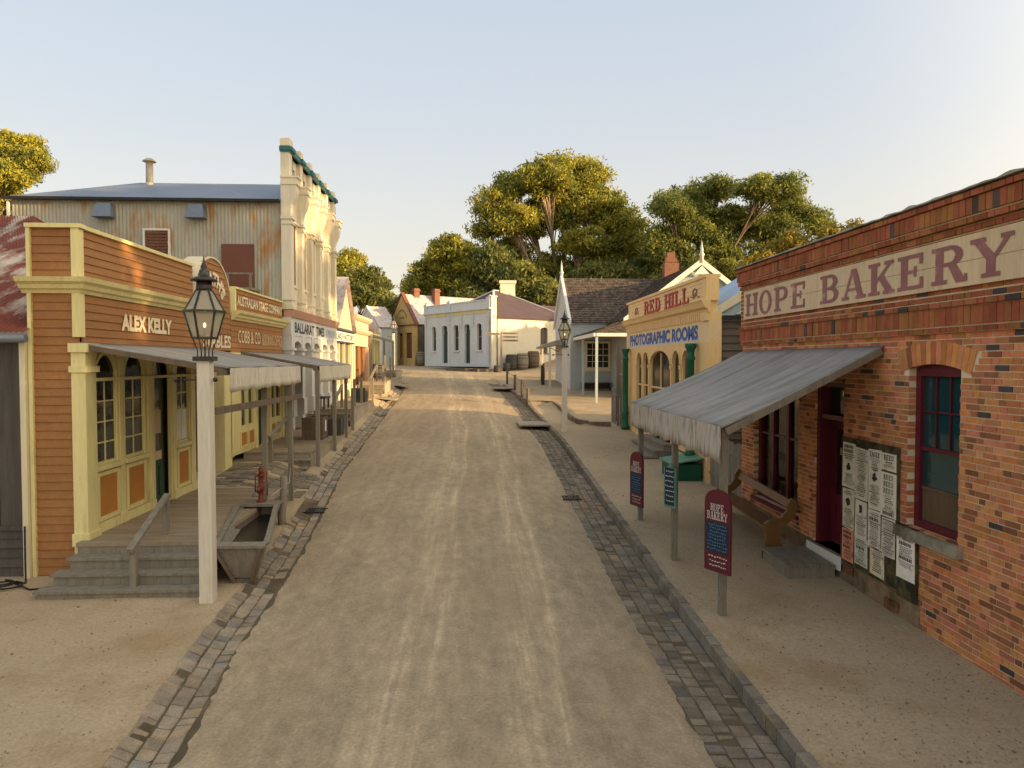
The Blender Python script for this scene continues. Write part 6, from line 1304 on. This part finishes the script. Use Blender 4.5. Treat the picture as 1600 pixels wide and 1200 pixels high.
# houses on the rise behind
for (x, y, z, wd, label) in ((-12.5, 112, 4.3, 7, 'distant brown-roofed house on the rise, left of the mustard gable'), (-5.5, 118, 4.6, 6, 'distant grey-roofed house behind the mustard shop chimneys')):
    t = thing('distant_house', label, 'house', (x, y, z)); f = MB(); f.box(x - wd / 2, x + wd / 2, y, y + 8, z - 1, z + 7); f.box(x + wd * .2, x + wd * .3, y - .05, y, z + 5, z + 6.3); f.build('wall', M['pale_wood'], t); f = MB(Fr((0, y, 0), (1, 0, 0), (0, -1, 0))); f.hexa([(x - wd * .6, .5, z + 7), (x + wd * .6, .5, z + 7), (x + wd * .6, -8.5, z + 7), (x - wd * .6, -8.5, z + 7), (x - wd * .35, -3.5, z + 9.6), (x + wd * .35, -3.5, z + 9.6), (x + wd * .35, -4.5, z + 9.6), (x - wd * .35, -4.5, z + 9.6)]); f.build('roof', M['shingle'], t)
    f = MB(); f.box(x + 1, x + 1.9, y + 3, y + 3.8, z + 8, z + 11); f.build('chimney', M['brickred'], t)

# ------------------------------------------------------------------ far right clutter: direction sign, barrels, notice frame
dsn = thing('direction_sign', 'slim fingerpost with pale arms at the street corner', 'signpost', (2.3, 61, 2.9)); z = H(2.3, 59); f = MB(); f.box(2.22, 2.36, 58.93, 59.07, z - .2, z + 3.3); f.build('post', M['grey_wood'], dsn)
for dz, s_, l_ in ((3.15, 1, 1.3), (2.85, 1, 1.3), (2.55, 1, 1.3), (3.1, -1, 1.2)):
    f = MB(); a_, b2 = (2.38, 2.38 + l_) if s_ > 0 else (2.2 - l_, 2.2); f.box(a_, b2, 58.94, 58.99, z + dz - .09, z + dz + .09); o = f.build('finger_board', M['pale_wood'], dsn); q = MB()
    for k in range(8): q.box(a_ + .1 + k * .13, a_ + .18 + k * .13, 58.93, 58.938, z + dz - .04, z + dz + .04)
    q.build('lettering', M['ink'], o)
for (x, y, r, h, l, m_) in ((3.2, 60.3, .5, 1.35, 'large weathered barrel against the cream wall, leftmost', 'dark_wood'), (4.15, 60.6, .55, 1.4, 'large weathered barrel against the cream wall, in the middle', 'grey_wood'), (5.15, 61.2, .55, 1.45, 'large weathered barrel against the cream wall, rightmost', 'brown_wood')):
    z = H(x, y); t = barrel(x, y, z, r, h, l, m_); t['group'] = 'barrels against the cream wall'
for (x, y, h, l) in ((1.9, 57.6, .55, 'short stump left of the fingerpost'), (2.75, 59.2, .7, 'pale stump right of the fingerpost')):
    t = thing('timber_stump', l, 'stump', (x, y, H(x, y))); f = MB(); f.lathe([(.3, 0), (.27, h), (.0, h)], (x, y, H(x, y)), 10); f.build('stump', M['pale_wood' if x > 3 else 'dark_wood'], t)
nf = thing('roofed_notice_stand', 'small roofed notice stand on two white posts near the white gable', 'notice stand', (5, 44.5, 2.1))
for (x, y) in ((4.65, 43.2), (5.0, 51.5)):
    f = MB(); z = H(x, y); f.box(x - .06, x + .06, y - .06, y + .06, z - .1, 4.6); f.build('post', M['white_post'], nf)
f = MB(); f.hexa([(4.35, 43.0, 4.45), (5.4, 43.0, 4.6), (5.5, 52, 4.6), (4.6, 52, 4.45), (4.35, 43.0, 4.6), (5.4, 43.0, 4.95), (5.5, 52, 4.95), (4.6, 52, 4.6)]); f.build('roof', M['pale_wood'], nf)
for (x, y, l) in ((4.35, 44.5, 'dark bollard under the roofed notice stand, nearest'), (4.6, 47.5, 'dark bollard under the roofed notice stand, middle'), (5.0, 50.5, 'dark bollard under the roofed notice stand, farthest')):
    t = thing('bollard', l, 'bollard', (x, y, H(x, y)), 'bollards beside the white gable'); f = MB(); f.lathe([(.11, 0), (.1, .95), (.12, 1.0), (.1, 1.05), (0, 1.07)], (x, y, H(x, y)), 10); f.build('post', M['dark_wood'], t)

# ------------------------------------------------------------------ trees
def leaf_mat(name, c_dark, c_light, trans=.25):
    m = bpy.data.materials.new(name); m.use_nodes = True; N = m.node_tree.nodes; L = m.node_tree.links; b = N['Principled BSDF']; out = N['Material Output']
    at = N.new('ShaderNodeAttribute'); at.attribute_name = 'tint'; mx = N.new('ShaderNodeMix'); mx.data_type = 'RGBA'
    L.new(at.outputs['Fac'], mx.inputs[0]); mx.inputs[6].default_value = (*c_dark, 1); mx.inputs[7].default_value = (*c_light, 1); L.new(mx.outputs[2], b.inputs['Base Color']); b.inputs['Roughness'].default_value = .55; b.inputs['Specular IOR Level'].default_value = .25
    tr = N.new('ShaderNodeBsdfTranslucent'); L.new(mx.outputs[2], tr.inputs[0]); ms = N.new('ShaderNodeMixShader'); ms.inputs[0].default_value = trans; L.new(b.outputs[0], ms.inputs[1]); L.new(tr.outputs[0], ms.inputs[2]); L.new(ms.outputs[0], out.inputs[0]); return m
M['gum'] = leaf_mat('gum_leaves', (.075, .115, .035), (.60, .52, .07), .42); M['gum_d'] = leaf_mat('dark_gum_leaves', (.06, .10, .038), (.42, .41, .08), .4); M['gum_y'] = leaf_mat('yellow_gum_leaves', (.16, .14, .03), (.55, .40, .05), .4); M['deep'] = leaf_mat('dense_leaves', (.06, .09, .035), (.34, .33, .08), .38)
M['bark'] = mat('pale_gum_bark', (.34, .25, .17), .85, .25, 1.5, (1, 1, .3), stain=(.16, .10, .07), stain_scale=.8); M['bark_d'] = mat('dark_bark', (.11, .075, .05), .9, .25, 1.5, (1, 1, .3))
def tree(name, label, base, blobs, leaf, nleaf, lm, bm, seed, trunk_r=.5, cl=1.0, fork=.45, flat=.6, group=None, density=None):
    """blobs: (x, y, z, rx, ry, rz) clumps of the crown; leaves gather in tufts at twig ends."""
    rr = np.random.RandomState(seed); t = thing(name, label, 'tree', base, group); mb = MB(); rp = random.Random(seed)
    bx, by, bz = base; cz = min(b[2] for b in blobs); ax = np.mean([b[0] for b in blobs]); ay = np.mean([b[1] for b in blobs]); topz = max(b[2] for b in blobs)
    fz = bz + (cz - bz) * fork; fx = bx + (ax - bx) * .25; fy = by
    mb.tube([(bx, by, bz - .5), (bx + (fx - bx) * .4, by, bz + (fz - bz) * .5), (fx, fy, fz)], [trunk_r * 1.25, trunk_r, trunk_r * .85], 9)
    nleaf = int(nleaf * 1.35); vol = np.array([b[3] * b[4] * b[5] for b in blobs]) ** .75; share = vol / vol.sum(); C = []; T = []
    for b, s_ in zip(blobs, share):
        tip = Vector((b[0], b[1], b[2] - b[5] * .2)); st = Vector((fx, fy, fz + rp.uniform(-.5, .5))); m1 = st.lerp(tip, .45) + Vector((rp.uniform(-1, 1), rp.uniform(-1, 1), rp.uniform(-.5, 1.0))) * b[3] * .18
        r0 = trunk_r * rp.uniform(.3, .48); mb.tube([st, st.lerp(m1, .5) + Vector((0, 0, .2)), m1, tip], [r0, r0 * .8, r0 * .6, r0 * .25], 6)
        nt_ = max(5, int(s_ * nleaf / 130)); d = rr.normal(size=(nt_, 3)); d /= np.linalg.norm(d, axis=1)[:, None]; rad = rr.uniform(.35, 1.0, nt_) ** .6
        P_ = np.array(b[:3]) + d * rad[:, None] * np.array(b[3:6]); P_[:, 2] += np.where(d[:, 2] < -.3, .2 * b[5], 0)
        for j in range(nt_):
            if j % 3 == 0: tp = Vector(P_[j]); mb.tube([m1.lerp(tip, rp.uniform(.3, 1)), tp.lerp(tip, .4) + Vector((0, 0, rp.uniform(-.2, .3))), tp], [r0 * .28, r0 * .16, r0 * .05], 4, cap=False)
        k_ = max(8, int(s_ * nleaf / nt_)); szs = cl * rr.uniform(.55, 1.25, nt_)
        q = rr.normal(size=(nt_, k_, 3)); q /= np.linalg.norm(q, axis=2)[..., None]; q *= (rr.uniform(0, 1, (nt_, k_, 1)) ** .6) * 1.1
        L_ = P_[:, None, :] + q * szs[:, None, None] * np.array([1, 1, flat]); C.append(L_.reshape(-1, 3))
        tone = rr.uniform(0, .65, nt_)[:, None] + rr.uniform(-.15, .35, (nt_, k_)); T.append(np.clip(tone, 0, 1).ravel())
    mb.build('trunk', bm, t)
    C = np.concatenate(C); T = np.concatenate(T); n = len(C)
    a = rr.normal(size=(n, 3)); a[:, 2] = a[:, 2] * 1.1 - .5; a /= np.linalg.norm(a, axis=1)[:, None]; b_ = np.cross(a, rr.normal(size=(n, 3))); b_ /= np.linalg.norm(b_, axis=1)[:, None]
    s1 = (leaf * rr.uniform(.6, 1.4, n))[:, None]; s2 = s1 * .34; V = np.stack([C - a * s1, C + b_ * s2, C + a * s1, C - b_ * s2], 1).reshape(-1, 3) - np.array(base)
    me = bpy.data.meshes.new('crown'); me.vertices.add(4 * n); me.vertices.foreach_set('co', V.astype(np.float32).ravel()); me.loops.add(4 * n); me.loops.foreach_set('vertex_index', np.arange(4 * n, dtype=np.int32)); me.polygons.add(n); me.polygons.foreach_set('loop_start', np.arange(0, 4 * n, 4, dtype=np.int32)); me.update()
    at = me.attributes.new('tint', 'FLOAT_COLOR', 'FACE'); at.data.foreach_set('color', np.repeat(T[:, None], 4, 1).astype(np.float32).ravel()); me.materials.append(lm); o = bpy.data.objects.new('crown', me); COL.objects.link(o); o.parent = t; return t
def pxw(px, py, Y):                      # design helper: world x, z of a photo point at distance Y (real crowns at real places)
    sp, cp, sf, cf = math.sin(PSI), math.cos(PSI), math.sin(PHI), math.cos(PHI); a, b = px - 800, 600 - py
    v = (sp * cf * F_PX + cp * a + sp * sf * b, cp * cf * F_PX - sp * a + cp * sf * b, -sf * F_PX + cf * b); t = Y / v[1]; return v[0] * t, v[2] * t + 3.6
def crown(Y, lst, dep=.8, seed=0):
    rr = random.Random(seed); o = []
    for px, py, rx, ry in lst:
        x, z = pxw(px, py, Y); k = Y / F_PX; o.append((x, Y + rr.uniform(-1, 1) * rx * k * dep, z, rx * k, max(rx, ry) * k * dep, ry * k))
    return o
GR = 'gum trees standing behind the shops'
tree('gum_tree', 'tallest gum tree behind the cream building, golden on its right side', (12, 96, 4), crown(96, [(850, 290, 42, 34), (905, 272, 50, 34), (800, 290, 30, 26), (775, 325, 32, 26), (930, 320, 40, 32), (960, 345, 34, 36), (885, 335, 42, 30), (830, 345, 40, 26), (985, 385, 26, 40), (905, 385, 40, 24), (800, 390, 34, 22), (945, 410, 42, 28), (870, 420, 46, 26), (985, 435, 24, 26), (760, 360, 20, 18), (835, 430, 36, 26), (915, 450, 50, 22), (860, 320, 40, 30), (880, 255, 36, 16), (800, 350, 34, 26), (1000, 400, 18, 30), (960, 380, 34, 26)], seed=1), .25, 105000, M['gum'], M['bark'], 11, 1.0, 1.55, .4)
tree('gum_tree', 'broad spreading gum tree above the apricot shop and blue cottage', (25, 86, 4), crown(86, [(1070, 310, 36, 24), (1130, 288, 44, 16), (1045, 330, 30, 20), (1190, 305, 50, 24), (1250, 330, 36, 26), (1160, 340, 46, 22), (1215, 360, 44, 24), (1275, 355, 24, 24), (1080, 360, 40, 26), (1050, 400, 36, 28), (1120, 390, 34, 30), (1140, 420, 34, 20), (1090, 430, 44, 26), (1180, 400, 26, 18), (1035, 380, 26, 30), (1100, 330, 40, 26), (1140, 365, 40, 24), (1230, 385, 34, 16), (1160, 440, 40, 18), (1060, 440, 40, 24)], seed=2), .22, 90000, M['gum_d'], M['bark_d'], 12, .7, 1.4, .35)
tree('gum_tree', 'lower golden gum tree left of the tallest one, behind the grey shop', (-5, 90, 3.7), crown(90, [(700, 395, 30, 22), (675, 420, 28, 20), (725, 400, 24, 22), (660, 445, 26, 18), (700, 440, 34, 22), (735, 430, 24, 26), (735, 462, 30, 22), (690, 465, 30, 14), (645, 462, 14, 12)], seed=3), .23, 36000, M['gum'], M['bark'], 13, .5, 1.2, .4)
tree('dense_tree', 'dark dense tree filling the gap below the tallest gum', (3, 88, 3.8), crown(88, [(775, 420, 34, 34), (800, 445, 40, 30), (760, 455, 30, 28), (840, 465, 44, 26), (740, 470, 34, 22)], seed=4), .3, 20000, M['deep'], M['bark_d'], 14, .4, 1.5)
tree('dense_tree', 'dark tree mass behind the shingle roof of the blue cottage', (16, 90, 3.9), crown(90, [(930, 440, 40, 34), (980, 440, 44, 34), (1030, 430, 40, 34), (1080, 440, 44, 30), (880, 465, 40, 26), (1130, 440, 36, 26)], seed=5), .3, 30000, M['deep'], M['bark_d'], 15, .4, 1.5)
tree('gum_tree', 'yellow-leaved gum top showing just above the brick bakery parapet', (34, 76, 3.6), crown(76, [(1240, 385, 26, 22), (1215, 400, 22, 18), (1265, 395, 26, 22), (1300, 375, 22, 18), (1320, 370, 20, 18), (1195, 420, 36, 24), (1250, 430, 50, 26), (1320, 410, 40, 28)], seed=6), .24, 24000, M['gum_y'], M['bark_d'], 16, .4, 1.1)
tree('round_tree', 'rounded grey-green tree rising behind the left row of shops', (-13.5, 76, 3.4), crown(76, [(575, 440, 28, 20), (555, 450, 26, 20), (590, 455, 20, 16), (570, 465, 34, 18)], seed=7), .2, 22000, M['deep'], M['bark_d'], 17, .35, .9)
tree('gum_tree', 'gum tree top between the tall white shop and the rounded tree', (-16, 84, 3.6), crown(84, [(545, 410, 20, 14), (560, 425, 18, 12), (535, 430, 22, 18), (545, 455, 30, 20)], seed=8), .24, 14000, M['gum'], M['bark'], 18, .4, 1.1)
tree('gum_tree', 'golden gum tree at the left edge behind the corrugated hall', (-34, 47, 2), crown(47, [(30, 235, 34, 26), (0, 250, 40, 34), (55, 262, 28, 26), (-40, 240, 50, 40), (20, 290, 50, 24), (5, 320, 34, 18), (-40, 300, 50, 30)], seed=9), .12, 70000, M['gum'], M['bark'], 19, .45, .62)
tree('dense_tree', 'low dark shrubby tree behind the mustard shop chimneys', (-11, 98, 4), crown(98, [(600, 478, 30, 10), (630, 480, 30, 12), (660, 476, 30, 14)], seed=10), .26, 9000, M['deep'], M['bark_d'], 20, .3, 1.1)

# trees beyond the right-hand shops: they shade the street from the low sun
def grove(name_, label, x, y, z0, h, r, seed, n=9000):
    z0 = H(x, y)
    rr = random.Random(seed); bl = [(x + rr.uniform(-1, 1) * r, y + rr.uniform(-1, 1) * r, z0 + h * rr.uniform(.45, .98), r * rr.uniform(.35, .55), r * rr.uniform(.35, .55), h * rr.uniform(.10, .18)) for _ in range(9)]
    tree('gum_tree', label, (x, y, z0 - .5), bl, .34, n, M['gum_d'], M['bark_d'], seed, .4, 1.3, .4, group='gum trees shading the street from behind the bakery')
for i_, (x_, y_, h_, r_) in enumerate(((24, 2, 15, 5), (23, 9, 15, 4.5), (27, 15, 20, 5.5), (25, -6, 15, 5), (32, 6, 18, 6), (24, -14, 14, 5), (34, 58, 9.5, 5), (30, 52, 8.5, 4))):
    grove('gum_tree', 'gum tree behind the brick bakery, out of view, shading the street', x_, y_, 1.0, h_, r_, 40 + i_, 6500)

hs = thing('garden_hose', 'dark hose coiled loosely on the dirt at the foot of the shed downpipe', 'hose', (-6.95, 11.2, .13)); f = MB()
f.tube([(-7.06, 11.5, 1.0), (-7.05, 11.48, .5), (-7.0, 11.40, .17)] + [(-7.0 + .22 * math.cos(a) - .02 * a, 11.15 + .17 * math.sin(a), .15 + .004 * a) for a in np.linspace(1.2, 14, 34)] + [(-6.7, 11.0, .15), (-6.5, 11.05, .15)], .014, 6); f.build('hose_tube', M['iron'], hs)
